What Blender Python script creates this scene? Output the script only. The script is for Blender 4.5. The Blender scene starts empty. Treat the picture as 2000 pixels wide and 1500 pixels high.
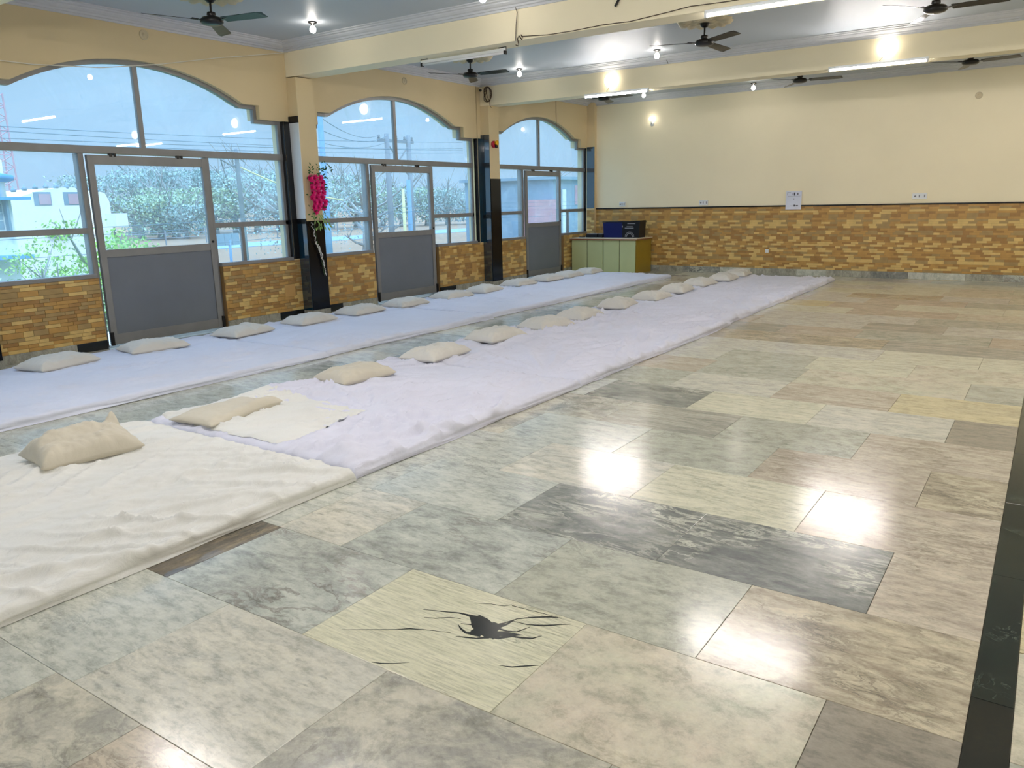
import bpy, bmesh, math, random
import numpy as np
from mathutils import Vector, Matrix

S = bpy.context.scene
COL = S.collection
rnd = random.Random(7)

# ---------------------------------------------------------------- camera
CH = 1.5                                  # eye height
FPX = 1531.7                              # focal length for a 2000 px wide frame
YAW, PITCH, ROLL = -0.601758, 0.228111, 0.022048
cy, sy, cp, sp = math.cos(YAW), math.sin(YAW), math.cos(PITCH), math.sin(PITCH)
fwd = Vector((sy * cp, cy * cp, -sp)); r0 = Vector((cy, -sy, 0)); d0 = fwd.cross(r0)
cr, sr = math.cos(ROLL), math.sin(ROLL)
rt = cr * r0 + sr * d0; dn = -sr * r0 + cr * d0
cam_d = bpy.data.cameras.new('camera'); cam = bpy.data.objects.new('camera', cam_d); COL.objects.link(cam)
cam_d.sensor_width = 36; cam_d.lens = FPX / 2000 * 36; cam_d.clip_end = 1000
cam.matrix_world = Matrix(((rt.x, -dn.x, -fwd.x, 0), (rt.y, -dn.y, -fwd.y, 0), (rt.z, -dn.z, -fwd.z, CH), (0, 0, 0, 1)))
S.camera = cam

def at(px, py, axis, val):
    """the point on the plane axis=val that the photograph shows at this place (used to measure real positions)"""
    d = rt * ((px - 1000) / FPX) + dn * ((py - 750) / FPX) + fwd
    o = Vector((0, 0, CH))
    return o + d * ((val - o[axis]) / d[axis])

# ---------------------------------------------------------------- world and exposure
W = bpy.data.worlds.new('hazy_sky'); S.world = W; W.use_nodes = True
nt = W.node_tree; nt.nodes.clear()
wo = nt.nodes.new('ShaderNodeOutputWorld'); bg = nt.nodes.new('ShaderNodeBackground')
tc = nt.nodes.new('ShaderNodeTexCoord'); sx = nt.nodes.new('ShaderNodeSeparateXYZ'); ramp = nt.nodes.new('ShaderNodeValToRGB')
nt.links.new(tc.outputs['Generated'], sx.inputs[0]); nt.links.new(sx.outputs['Z'], ramp.inputs[0])
ramp.color_ramp.elements[0].position = 0.0; ramp.color_ramp.elements[0].color = (0.43, 0.61, 0.78, 1)
ramp.color_ramp.elements[1].position = 0.9; ramp.color_ramp.elements[1].color = (2.3, 3.3, 4.6, 1)
nt.links.new(ramp.outputs[0], bg.inputs[0]); e_ = ramp.color_ramp.elements.new(0.2); e_.color = (0.47, 0.68, 0.87, 1)
bg.inputs[1].default_value = 1.0
nt.links.new(bg.outputs[0], wo.inputs[0])
sun_d = bpy.data.lights.new('sun', 'SUN'); sun_d.energy = 1.1; sun_d.angle = 0.15; sun_d.color = (1.0, 0.97, 0.9)
sun = bpy.data.objects.new('sun', sun_d); COL.objects.link(sun)
sun.rotation_euler = Vector((0.75, -0.35, 0.9)).to_track_quat('Z', 'Y').to_euler()
S.view_settings.view_transform = 'Standard'; S.view_settings.look = 'None'
S.view_settings.gamma = 1; S.view_settings.use_curve_mapping = False
S.view_settings.exposure = 0.25
try:
    S.cycles.use_denoising = True; S.cycles.max_bounces = 8; S.cycles.diffuse_bounces = 5
    S.cycles.transparent_max_bounces = 16; S.cycles.sample_clamp_indirect = 6; S.cycles.caustics_reflective = False
    S.cycles.use_adaptive_sampling = False
except Exception:
    pass
BULB_E, TUBE_E, FLOOD_E = 48.0, 180.0, 10.0

# ---------------------------------------------------------------- materials
def lin(c):
    return tuple(((v / 255) / 12.92 if v / 255 <= 0.04045 else (((v / 255) + 0.055) / 1.055) ** 2.4) for v in c)

class NT:
    def __init__(s, name):
        s.m = bpy.data.materials.new(name); s.m.use_nodes = True; s.t = s.m.node_tree; s.t.nodes.clear()
        s.out = s.t.nodes.new('ShaderNodeOutputMaterial')
    def n(s, kind, props=None, **inp):
        nd = s.t.nodes.new('ShaderNode' + kind)
        for k, v in (props or {}).items(): setattr(nd, k, v)
        for k, v in inp.items():
            key = k.replace('_', ' ')
            sock = nd.inputs[int(k[1:])] if (k[0] == 'i' and k[1:].isdigit()) else nd.inputs[key]
            if isinstance(v, bpy.types.NodeSocket): s.t.links.new(v, sock)
            else:
                if isinstance(v, (tuple, list)) and len(v) == 3 and sock.type == 'RGBA': v = (*v, 1)
                sock.default_value = v
        return nd
    def ramp(s, fac, stops, interp='LINEAR'):
        nd = s.t.nodes.new('ShaderNodeValToRGB'); s.t.links.new(fac, nd.inputs[0]); cr_ = nd.color_ramp; cr_.interpolation = interp
        while len(cr_.elements) < len(stops): cr_.elements.new(0.5)
        for e, (p, c) in zip(cr_.elements, stops):
            e.position = p; e.color = (*c, 1) if len(c) == 3 else c
        return nd.outputs[0]
    def mix(s, fac, a, b, mode='MIX'):
        nd = s.t.nodes.new('ShaderNodeMix'); nd.data_type = 'RGBA'; nd.blend_type = mode
        for sock, v in ((nd.inputs[0], fac), (nd.inputs[6], a), (nd.inputs[7], b)):
            if isinstance(v, bpy.types.NodeSocket): s.t.links.new(v, sock)
            else: sock.default_value = (*v, 1) if isinstance(v, (tuple, list)) and len(v) == 3 else v
        return nd.outputs[2]
    def math(s, op, a, b=None, clamp=False):
        nd = s.t.nodes.new('ShaderNodeMath'); nd.operation = op; nd.use_clamp = clamp
        for sock, v in ((nd.inputs[0], a), (nd.inputs[1], b)):
            if v is None: continue
            if isinstance(v, bpy.types.NodeSocket): s.t.links.new(v, sock)
            else: sock.default_value = v
        return nd.outputs[0]
    def end(s, sh):
        s.t.links.new(sh, s.out.inputs[0]); return s.m

def plain(name, c, rough=0.6, spec=0.4, metal=0.0, vary=0.06, scale=3.0, bump=0.0, bscale=60.0, emit=None, estr=0.0, coat=0.0, ior=1.45):
    g = NT(name); c = lin(c)
    tcn = g.n('TexCoord')
    nz = g.n('TexNoise', Vector=tcn.outputs['Object'], Scale=scale, Detail=4.0)
    a = tuple(v * (1 - vary) for v in c); b = tuple(min(1, v * (1 + vary)) for v in c)
    colr = g.ramp(nz.outputs[0], [(0.3, a), (0.7, b)])
    p = g.n('BsdfPrincipled', Base_Color=colr, Roughness=rough, Metallic=metal)
    p.inputs['Specular IOR Level'].default_value = spec; p.inputs['Coat Weight'].default_value = coat; p.inputs['IOR'].default_value = ior
    if bump:
        n2 = g.n('TexNoise', Vector=tcn.outputs['Object'], Scale=bscale, Detail=3.0)
        bp = g.n('Bump', Height=n2.outputs[0], Strength=bump, Distance=0.005)
        g.t.links.new(bp.outputs[0], p.inputs['Normal'])
    if emit:
        p.inputs['Emission Color'].default_value = (*lin(emit), 1); p.inputs['Emission Strength'].default_value = estr
    return g.end(p.outputs[0])

def marble(name, base, second, vein, scale=2.2, stretch=(1, 2.5, 1), rot=0.3, contrast=(0.35, 0.65), vein_amt=0.6, vein_w=0.04, speck=0.0, rough=0.17, warm=0.0, fine=1.0):
    g = NT(name); dark = name.startswith(('black', 'near')); com = lin((184, 179, 164))
    base, second, vein = lin(base), lin(second), lin(vein)
    if not dark:
        pull = .12 if name.startswith(('dark', 'plain', 'yellow')) else .38
        base, second, vein = [tuple(min(.8, (v * (1 - q_) + c_ * q_) * 1.45) for v, c_ in zip(q, com)) for q, q_ in ((base, pull), (second, pull * .7), (vein, .1))]
    tcn = g.n('TexCoord'); oi = g.n('ObjectInfo')
    off = g.n('VectorMath', {'operation': 'SCALE'}, Vector=(37.0, 91.0, 13.0)); g.t.links.new(oi.outputs['Random'], off.inputs['Scale'])
    ad = g.n('VectorMath', {'operation': 'ADD'}, i0=tcn.outputs['Object'], i1=off.outputs[0])
    mp = g.n('Mapping', Vector=ad.outputs[0], Rotation=(0, 0, rot), Scale=stretch)
    w = g.n('TexNoise', Vector=mp.outputs[0], Scale=scale * 1.2, Detail=4.0)
    wv = g.n('VectorMath', {'operation': 'SCALE'}, i0=w.outputs['Color'], Scale=0.55)
    a2 = g.n('VectorMath', {'operation': 'ADD'}, i0=mp.outputs[0], i1=wv.outputs[0])
    n1 = g.n('TexNoise', Vector=a2.outputs[0], Scale=scale * 1.5, Detail=12.0, Roughness=0.68, Distortion=0.5)
    c1 = g.ramp(n1.outputs[0], [(contrast[0] + .03, base), (contrast[1] - .03, second)])
    n2 = g.n('TexNoise', Vector=a2.outputs[0], Scale=scale * 2.2, Detail=9.0, Roughness=0.66, Distortion=0.8)
    v1 = g.math('ABSOLUTE', g.math('SUBTRACT', n2.outputs[0], 0.5))
    v2 = g.math('SUBTRACT', 1.0, g.math('DIVIDE', v1, vein_w), clamp=True)
    n3 = g.n('TexNoise', Vector=ad.outputs[0], Scale=scale * 1.3, Detail=3.0)
    msk = g.math('MULTIPLY', g.math('SUBTRACT', n3.outputs[0], 0.44, clamp=True), 6.0, clamp=True)
    c2 = g.mix(g.math('MULTIPLY', g.math('MULTIPLY', v2, msk), vein_amt), c1, vein)
    n6 = g.n('TexNoise', Vector=mp.outputs[0], Scale=9.0, Detail=10.0, Roughness=0.74)
    c2 = g.mix(1.0, c2, g.ramp(n6.outputs[0], [(0.36, (0.66, 0.67, 0.66)), (0.52, (0.97, 0.97, 0.97)), (0.7, (1.12, 1.12, 1.10))]), 'MULTIPLY') if not dark else c2
    n4 = g.n('TexNoise', Vector=ad.outputs[0], Scale=60.0, Detail=6.0, Roughness=0.7)
    c3 = g.mix(0.30 * fine, c2, g.ramp(n4.outputs[0], [(0.3, (0.35, 0.35, 0.35)), (0.7, (0.66, 0.66, 0.66))]), 'OVERLAY')
    if speck:
        n5 = g.n('TexNoise', Vector=mp.outputs[0], Scale=15.0, Detail=3.0, Roughness=0.5)
        c3 = g.mix(g.math('MULTIPLY', g.math('SUBTRACT', n5.outputs[0], 0.64, clamp=True), 6.0 * speck, clamp=True), c3, tuple(v * 0.45 for v in vein))
    p = g.n('BsdfPrincipled', Base_Color=c3, Roughness=g.ramp(n4.outputs[0], [(0.3, (rough * .85,) * 3), (0.7, (rough * 1.2,) * 3)]))
    p.inputs['Specular IOR Level'].default_value = 0.7
    return g.end(p.outputs[0])

M = {}
def marbles():
    M['white'] = marble('white_marble', (182, 180, 168), (154, 156, 150), (112, 115, 112), scale=2.0, contrast=(0.38, 0.72), vein_amt=0.35, vein_w=0.03, speck=0.5)
    M['bluewhite'] = marble('pale_blue_marble', (166, 172, 166), (140, 148, 146), (105, 112, 112), scale=1.8, contrast=(0.4, 0.75), vein_amt=0.4)
    M['blue'] = marble('blue_grey_marble', (160, 168, 162), (104, 112, 112), (92, 82, 78), scale=1.7, stretch=(1, 2.2, 1), rot=0.9, contrast=(0.38, 0.66), vein_amt=0.7, vein_w=0.05)
    M['graygreen'] = marble('grey_green_marble', (152, 156, 142), (122, 127, 118), (98, 104, 96), scale=1.6, stretch=(1, 1.6, 1), rot=-0.3, contrast=(0.3, 0.8), vein_amt=0.5)
    M['darkgray'] = marble('dark_grey_marble', (122, 124, 120), (84, 88, 87), (182, 182, 168), scale=1.7, stretch=(1.0, 2.6, 1), rot=0.2, contrast=(0.36, 0.60), vein_amt=0.9, vein_w=0.05)
    M['grayveined'] = marble('mottled_grey_marble', (165, 162, 148), (112, 113, 110), (74, 78, 78), scale=1.8, stretch=(1, 1.2, 1), rot=0.6, contrast=(0.42, 0.64), vein_amt=0.5)
    M['pink'] = marble('pinkish_green_marble', (180, 168, 150), (162, 164, 142), (128, 120, 96), scale=1.3, stretch=(1, 1.1, 1), rot=0.2, contrast=(0.35, 0.68), vein_amt=0.35, vein_w=0.025)
    M['pinkbrown'] = marble('pinkish_brown_marble', (172, 160, 142), (140, 126, 112), (98, 90, 80), scale=1.8, stretch=(1, 3.0, 1), rot=0.1, contrast=(0.35, 0.68), vein_amt=0.6)
    M['brown'] = marble('mottled_brown_marble', (170, 158, 130), (112, 98, 80), (74, 66, 60), scale=2.6, stretch=(1, 2.4, 1), rot=-0.15, contrast=(0.36, 0.64), vein_amt=0.8, vein_w=0.045, speck=0.7)
    M['graybrown'] = marble('plain_grey_brown_marble', (126, 118, 106), (114, 108, 98), (92, 88, 82), scale=1.2, contrast=(0.3, 0.8), vein_amt=0.4, vein_w=0.015)
    M['cream'] = marble('cream_marble', (190, 188, 165), (170, 170, 148), (125, 128, 112), scale=1.6, stretch=(1, 3.5, 1), rot=0.05, contrast=(0.35, 0.75), vein_amt=0.45, vein_w=0.03)
    M['stripe'] = marble('cream_streaked_marble', (194, 192, 165), (178, 178, 150), (92, 96, 84), scale=1.3, stretch=(1, 11, 1), rot=0.52, contrast=(0.35, 0.7), vein_amt=0.75, vein_w=0.035, fine=0.6)
    M['yellow'] = marble('yellow_marble', (184, 172, 134), (172, 162, 130), (120, 104, 76), scale=1.2, contrast=(0.35, 0.7), vein_amt=0.4, vein_w=0.015)
    M['streak'] = marble('grey_streaked_marble', (146, 144, 132), (106, 107, 102), (82, 82, 80), scale=1.3, stretch=(1, 7, 1), rot=0.55, contrast=(0.4, 0.62), vein_amt=0.6)
    M['darkstone'] = marble('dark_brown_marble', (62, 54, 46), (110, 96, 74), (20, 20, 20), scale=2.0, stretch=(3.5, 1, 1), rot=0.0, contrast=(0.45, 0.68), vein_amt=0.8)
    M['green'] = marble('black_green_marble', (12, 22, 20), (24, 38, 32), (120, 135, 118), scale=3.0, stretch=(1, 1, 1), contrast=(0.35, 0.75), vein_amt=0.35, vein_w=0.018, rough=0.18)
    M['black'] = marble('near_black_marble', (9, 14, 14), (13, 20, 19), (30, 40, 38), scale=2.0, contrast=(0.35, 0.75), vein_amt=0.2, vein_w=0.02, rough=0.18)
    M['skirting'] = marble('grey_skirting_marble', (120, 122, 112), (84, 88, 86), (150, 150, 142), scale=3.0, stretch=(2, 2, 1), contrast=(0.35, 0.65), vein_amt=0.5)
marbles()
M['grout'] = plain('floor_joint', (98, 95, 84), 0.8)
M['cream_paint'] = plain('cream_wall_paint', (240, 229, 198), 0.55, 0.3, vary=0.035, scale=0.7, bump=0.08, bscale=25)
M['plaster'] = plain('buff_wall_paint', (216, 197, 156), 0.55, 0.3, vary=0.04, scale=0.8, bump=0.08, bscale=25)
M['ceiling'] = plain('grey_white_gloss_ceiling', (180, 187, 194), 0.5, 0.35, vary=0.02, scale=1.0, bump=0.03, bscale=8)
M['cornice'] = plain('white_plaster_cornice', (200, 202, 206), 0.6, 0.3, vary=0.03)
M['alu'] = plain('grey_aluminium', (136, 136, 136), 0.42, 0.5, metal=0.3, vary=0.06, scale=6)
M['alu_dark'] = plain('dark_aluminium', (84, 84, 84), 0.4, 0.5, metal=0.5, vary=0.05)
M['panel'] = plain('grey_laminate_panel', (112, 118, 128), 0.35, 0.45, vary=0.04, scale=3)
M['granite'] = plain('polished_black_granite', (8, 10, 16), 0.14, 0.35, vary=0.3, scale=60)
M['granite_sky_tint'] = plain('black_granite_with_painted_reflection', (5, 44, 64), 0.05, 0.5, vary=0.3, scale=60, ior=2.1)  # teal base colour paints the sky reflection onto the black stone
M['white_panel'] = plain('white_glazed_panel', (215, 218, 220), 0.15, 0.5, vary=0.02)
M['black_trim'] = plain('black_trim', (16, 17, 20), 0.25, 0.5, vary=0.1)
M['brick0'] = plain('tan_brick_tile', (212, 182, 116), 0.35, 0.45, vary=0.10, scale=9)
M['brick1'] = plain('ochre_brick_tile', (184, 144, 80), 0.35, 0.45, vary=0.10, scale=9)
M['brick2'] = plain('brown_brick_tile', (160, 122, 70), 0.35, 0.45, vary=0.12, scale=9)
M['brick3'] = plain('grey_brown_brick_tile', (164, 138, 90), 0.35, 0.45, vary=0.12, scale=9)
M['brickgrout'] = plain('tile_joint', (138, 106, 64), 0.5)
M['black_metal'] = plain('black_enamel', (22, 20, 20), 0.3, 0.5, vary=0.1)
M['steel'] = plain('dull_steel', (128, 128, 130), 0.35, 0.5, metal=0.8)
M['white_plastic'] = plain('white_plastic', (225, 228, 230), 0.35, 0.45, vary=0.02)
M['rosette'] = plain('buff_plaster_rosette', (205, 192, 160), 0.6, 0.3, vary=0.06, scale=8)
M['bulb'] = plain('lit_lamp_glass', (255, 255, 255), 0.3, emit=(255, 246, 234), estr=BULB_E)
M['bulb_small'] = plain('lit_wall_lamp_glass', (255, 255, 255), 0.3, emit=(255, 246, 234), estr=12.0)
M['tube'] = plain('lit_tube_glass', (255, 255, 255), 0.3, emit=(252, 247, 244), estr=TUBE_E)
M['flood'] = plain('lit_bulkhead_glass', (255, 255, 255), 0.3, emit=(255, 243, 225), estr=FLOOD_E)
M['tube_off'] = plain('unlit_tube_glass', (225, 228, 232), 0.2, 0.5)
M['wire'] = plain('brown_wire', (74, 58, 44), 0.6)
M['string'] = plain('white_string', (225, 220, 205), 0.8)
M['red'] = plain('red_plastic', (170, 20, 50), 0.3); M['yellow_p'] = plain('yellow_plastic', (225, 170, 30), 0.3)
M['cabinet'] = plain('olive_green_laminate', (182, 190, 142), 0.4, 0.4, vary=0.05, scale=2)
M['cabinet_side'] = plain('mustard_laminate', (150, 126, 40), 0.4, 0.4, vary=0.05)
M['counter'] = plain('cream_counter_top', (214, 202, 180), 0.25, 0.5)
M['counter_edge'] = plain('brown_edge_band', (130, 84, 56), 0.4)
M['box_blue'] = plain('dark_blue_card', (12, 22, 84), 0.4); M['box_black'] = plain('black_card', (16, 16, 22), 0.4)
M['grey_print'] = plain('grey_print', (135, 135, 140), 0.6)
M['paper'] = plain('white_paper', (214, 218, 232), 0.7); M['ink'] = plain('dark_ink', (70, 72, 80), 0.7)
M['outlet_y'] = plain('tan_cover_plate', (192, 152, 92), 0.5)
M['petal'] = plain('pink_petal', (222, 30, 120), 0.6, vary=0.3, scale=30); M['leaf'] = plain('green_leaf', (40, 84, 36), 0.55, vary=0.3, scale=20)
M['leafp'] = plain('pale_green_leaf', (130, 165, 90), 0.6, vary=0.2, scale=20); M['whitefl'] = plain('white_blossom', (205, 205, 200), 0.6)

def cloth_mat(name, c, bump=0.35):
    g = NT(name); c = lin(c); tcn = g.n('TexCoord')
    n = g.n('TexNoise', Vector=tcn.outputs['Object'], Scale=1.5, Detail=4.0)
    colr = g.ramp(n.outputs[0], [(0.3, tuple(v * .93 for v in c)), (0.7, c)])
    mp = g.n('Mapping', Vector=tcn.outputs['Object'], Scale=(3.2, 1.0, 1.0), Rotation=(0, 0, 0.6))
    n1 = g.n('TexNoise', Vector=mp.outputs[0], Scale=7.0, Detail=5.0, Roughness=0.55, Distortion=0.8)
    n2 = g.n('TexNoise', Vector=tcn.outputs['Object'], Scale=700.0, Detail=1.0)
    h = g.math('ADD', n1.outputs[0], g.math('MULTIPLY', n2.outputs[0], 0.04))
    b = g.n('Bump', Height=h, Strength=bump, Distance=0.012)
    p = g.n('BsdfPrincipled', Base_Color=colr, Roughness=0.85, Normal=b.outputs[0])
    p.inputs['Specular IOR Level'].default_value = 0.2; p.inputs['Sheen Weight'].default_value = 0.15
    return g.end(p.outputs[0])
M['sheet_w'] = cloth_mat('white_lavender_sheet', (218, 219, 234), .8); M['sheet_c'] = cloth_mat('cream_white_sheet', (226, 226, 222), .8)
M['sheet_b'] = cloth_mat('white_cotton_sheet', (218, 222, 238), 0.45)
M['cushion'] = cloth_mat('linen_cushion_cover', (214, 210, 201), 0.45); M['cushion_d'] = cloth_mat('beige_cushion_cover', (206, 199, 182), 0.45)

def glass_mat():
    g = NT('dusty_window_glass'); tcn = g.n('TexCoord')
    n = g.n('TexNoise', Vector=tcn.outputs['Object'], Scale=1.6, Detail=6.0, Roughness=0.6, Distortion=1.5)
    dust = g.ramp(n.outputs[0], [(0.45, (0.05,) * 3), (0.75, (0.16,) * 3)])
    tr = g.n('BsdfTransparent', Color=(0.88, 0.95, 1.0))
    tl = g.n('BsdfTranslucent', Color=(0.75, 0.9, 1.0))
    gl = g.n('BsdfGlossy', Color=(1, 1, 1), Roughness=0.015)
    geo = g.n('NewGeometry'); ior = g.math('SUBTRACT', 1.45, g.math('MULTIPLY', geo.outputs['Backfacing'], 1.45 - 1 / 1.45))
    fr = g.n('Fresnel', IOR=ior)
    m1 = g.n('MixShader', i0=dust, i1=tr.outputs[0], i2=tl.outputs[0])
    m2 = g.n('MixShader', i0=fr.outputs[0], i1=m1.outputs[0], i2=gl.outputs[0])
    return g.end(m2.outputs[0])
M['glass'] = glass_mat()

# ---------------------------------------------------------------- mesh helpers
def wl(o):
    v = Vector((0, 0, 0))
    while o is not None: v += o.location; o = o.parent
    return v

def link(o, parent=None):
    COL.objects.link(o)
    if parent is not None: o.parent = parent
    return o

def tag(o, label=None, cat=None, group=None, kind=None):
    if label: o['label'] = label
    if cat: o['category'] = cat
    if group: o['group'] = group
    if kind: o['kind'] = kind
    return o

def empty(name, loc=(0, 0, 0), **kw):
    o = bpy.data.objects.new(name, None); o.location = loc; o.empty_display_size = 0.1; COL.objects.link(o)
    return tag(o, **kw)

class MB:
    def __init__(s): s.v = []; s.f = []; s.sm = []; s.mi = []; s.cur = 0
    def add(s, vs, fs, smooth=False):
        b = len(s.v); s.v += [tuple(v) for v in vs]
        for f in fs: s.f.append(tuple(i + b for i in f)); s.sm.append(smooth); s.mi.append(s.cur)
        return s
    def box(s, x0, x1, y0, y1, z0, z1):
        vs = [(x, y, z) for x in (x0, x1) for y in (y0, y1) for z in (z0, z1)]
        return s.add(vs, [(0, 1, 3, 2), (4, 6, 7, 5), (0, 4, 5, 1), (2, 3, 7, 6), (0, 2, 6, 4), (1, 5, 7, 3)])
    def bbox(s, x0, x1, y0, y1, z0, z1, b=0.004):
        """box with bevelled edges on every side"""
        bm = bmesh.new(); bmesh.ops.create_cube(bm, size=1)
        for v in bm.verts: v.co = Vector(((x0 + x1) / 2 + v.co.x * (x1 - x0), (y0 + y1) / 2 + v.co.y * (y1 - y0), (z0 + z1) / 2 + v.co.z * (z1 - z0)))
        bmesh.ops.bevel(bm, geom=bm.edges[:], offset=b, segments=2, affect='EDGES', profile=0.6)
        bm.verts.index_update(); s.add([v.co[:] for v in bm.verts], [[v.index for v in f.verts] for f in bm.faces]); bm.free(); return s
    def tube(s, pts, r, n=8, cap=True):
        pts = [Vector(p) for p in pts]; rs = r if isinstance(r, (list, tuple)) else [r] * len(pts); vs = []; fs = []
        for i, p in enumerate(pts):
            t = (pts[min(i + 1, len(pts) - 1)] - pts[max(i - 1, 0)]).normalized()
            a = t.cross(Vector((0, 0, 1)) if abs(t.z) < 0.9 else Vector((1, 0, 0))).normalized(); b = t.cross(a)
            for k in range(n):
                th = 2 * math.pi * k / n; vs.append(p + (a * math.cos(th) + b * math.sin(th)) * rs[i])
        for i in range(len(pts) - 1):
            for k in range(n):
                fs.append((i * n + k, i * n + (k + 1) % n, (i + 1) * n + (k + 1) % n, (i + 1) * n + k))
        if cap: fs.append(tuple(range(n))[::-1]); fs.append(tuple((len(pts) - 1) * n + k for k in range(n)))
        return s.add(vs, fs, n > 5)
    def lathe(s, prof, c=(0, 0, 0), n=24, smooth=True, axis='z'):
        vs = []; fs = []
        for (r, z) in prof:
            for k in range(n):
                th = 2 * math.pi * k / n; p = (r * math.cos(th), r * math.sin(th), z)
                if axis == 'x': p = (p[2], p[0], p[1])
                if axis == 'y': p = (p[0], p[2], p[1])
                vs.append((c[0] + p[0], c[1] + p[1], c[2] + p[2]))
        for i in range(len(prof) - 1):
            for k in range(n): fs.append((i * n + k, i * n + (k + 1) % n, (i + 1) * n + (k + 1) % n, (i + 1) * n + k))
        if prof[0][0] > 1e-4: fs.append(tuple(range(n))[::-1])
        if prof[-1][0] > 1e-4: fs.append(tuple((len(prof) - 1) * n + k for k in range(n)))
        return s.add(vs, fs, smooth)
    def prism(s, poly, a0, a1, axis=0):
        """polygon of (u, v) extruded along the axis; axis 0: u=y v=z, 1: u=x v=z, 2: u=x v=y"""
        n = len(poly)
        def P(u, v, w): return {0: (w, u, v), 1: (u, w, v), 2: (u, v, w)}[axis]
        vs = [P(u, v, a0) for u, v in poly] + [P(u, v, a1) for u, v in poly]
        fs = [tuple(range(n)), tuple(range(2 * n - 1, n - 1, -1))] + [(i, i + n, (i + 1) % n + n, (i + 1) % n) for i in range(n)]
        return s.add(vs, fs)
    def ribbon(s, a, b, x0, x1):
        """band between two matching (y, z) polylines, extruded in x"""
        n = len(a)
        for i in range(n - 1):
            q = [a[i], a[i + 1], b[i + 1], b[i]]
            vs = [(x0, y, z) for y, z in q] + [(x1, y, z) for y, z in q]
            s.add(vs, [(0, 1, 2, 3), (7, 6, 5, 4), (0, 4, 5, 1), (2, 6, 7, 3), (1, 5, 6, 2), (3, 7, 4, 0)])
        return s
    def build(s, name, mat, parent=None, loc=None, fix=True, **kw):
        me = bpy.data.meshes.new(name)
        o = wl(parent) if parent is not None else Vector((0, 0, 0))
        l = Vector(loc) if loc is not None else Vector((0, 0, 0))
        base = o if loc is None else l
        vs = [(v[0] - base.x, v[1] - base.y, v[2] - base.z) for v in s.v]
        me.from_pydata(vs, [], s.f)
        for i, m in enumerate(mat if isinstance(mat, list) else [mat]): me.materials.append(m)
        me.polygons.foreach_set('use_smooth', s.sm); me.polygons.foreach_set('material_index', s.mi)
        if fix and len(s.f) < 60000:
            bm = bmesh.new(); bm.from_mesh(me); bmesh.ops.recalc_face_normals(bm, faces=bm.faces); bm.to_mesh(me); bm.free()
        me.update()
        ob = bpy.data.objects.new(name, me); link(ob, parent)
        ob.location = (l - o) if loc is not None else (0, 0, 0)
        return tag(ob, **kw)

KIDS = {}
def copy_tree(o, parent=None):
    c = o.copy(); COL.objects.link(c); c.parent = parent
    for ch in [k for k in o.children]: copy_tree(ch, c)
    return c

def perlin(x, y, seed=0):
    rs = np.random.RandomState(seed); g = rs.rand(256, 256) * 2 * np.pi
    xi = np.floor(x).astype(int); yi = np.floor(y).astype(int); xf = x - xi; yf = y - yi
    u = xf * xf * xf * (xf * (xf * 6 - 15) + 10); v = yf * yf * yf * (yf * (yf * 6 - 15) + 10)
    def d(i, j):
        a = g[(xi + i) & 255, (yi + j) & 255]; return np.cos(a) * (xf - i) + np.sin(a) * (yf - j)
    return (d(0, 0) * (1 - u) + d(1, 0) * u) * (1 - v) + (d(0, 1) * (1 - u) + d(1, 1) * u) * v

# ================================================================ STRUCTURE
XW, YF, XR, YN, ZC = -8.60, 15.70, 4.6, -6.2, 3.57       # window wall, far wall, opposite wall, near wall, ceiling
BAYS = [  # centre, y0, y1, door0, door1, lower mullion, half arch, step half
    (-3.10, -4.92, -1.20, -3.75, -2.30, -1.75, 1.36, 1.60),
    (1.12, -0.88, 3.00, 0.45, 1.90, 2.40, 1.38, 1.62),
    (5.34, 3.42, 7.32, 4.65, 6.115, 6.57, 1.36, 1.60),
    (9.57, 7.72, 11.60, 8.95, 10.375, 10.83, 1.41, 1.65),
    (13.76, 12.02, 15.62, 13.19, 14.53, 14.89, 1.33, 1.56)]
PIL = [(-5.22, -4.92), (-1.18, -0.88), (3.12, 3.42), (7.42, 7.72), (11.72, 12.02)]
HALF = 1.985

# ---- floor
floor = MB().box(-8.85, XR + .2, YN - .2, YF + .2, -0.25, -0.012).build('floor', M['grout'], kind='structure', label='polished floor of mixed grey and white marble slabs')
slab_cache = {}
def slab(x0, x1, y0, y1, key, name='marble_slab', z=0.0):
    g_ = 0.0009; w, h = round(x1 - x0, 4), round(y1 - y0, 4)
    me = slab_cache.get((w, h, key))
    if me is None:
        a, b = w / 2 - g_, h / 2 - g_; c, d = a - .001, b - .001
        vs = [(-a, -b, -.011), (a, -b, -.011), (a, b, -.011), (-a, b, -.011), (-a, -b, -.001), (a, -b, -.001), (a, b, -.001), (-a, b, -.001), (-c, -d, 0), (c, -d, 0), (c, d, 0), (-c, d, 0)]
        fs = [(0, 1, 5, 4), (1, 2, 6, 5), (2, 3, 7, 6), (3, 0, 4, 7), (4, 5, 9, 8), (5, 6, 10, 9), (6, 7, 11, 10), (7, 4, 8, 11), (8, 9, 10, 11)]
        me = bpy.data.meshes.new(name); me.from_pydata(vs, [], fs); me.materials.append(M[key]); slab_cache[(w, h, key)] = me
    o = bpy.data.objects.new(name, me); o.location = ((x0 + x1) / 2, (y0 + y1) / 2, z); link(o, floor); return o
X1 = -0.057
cell = lambda n: -0.42 - 0.4165 * n
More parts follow.
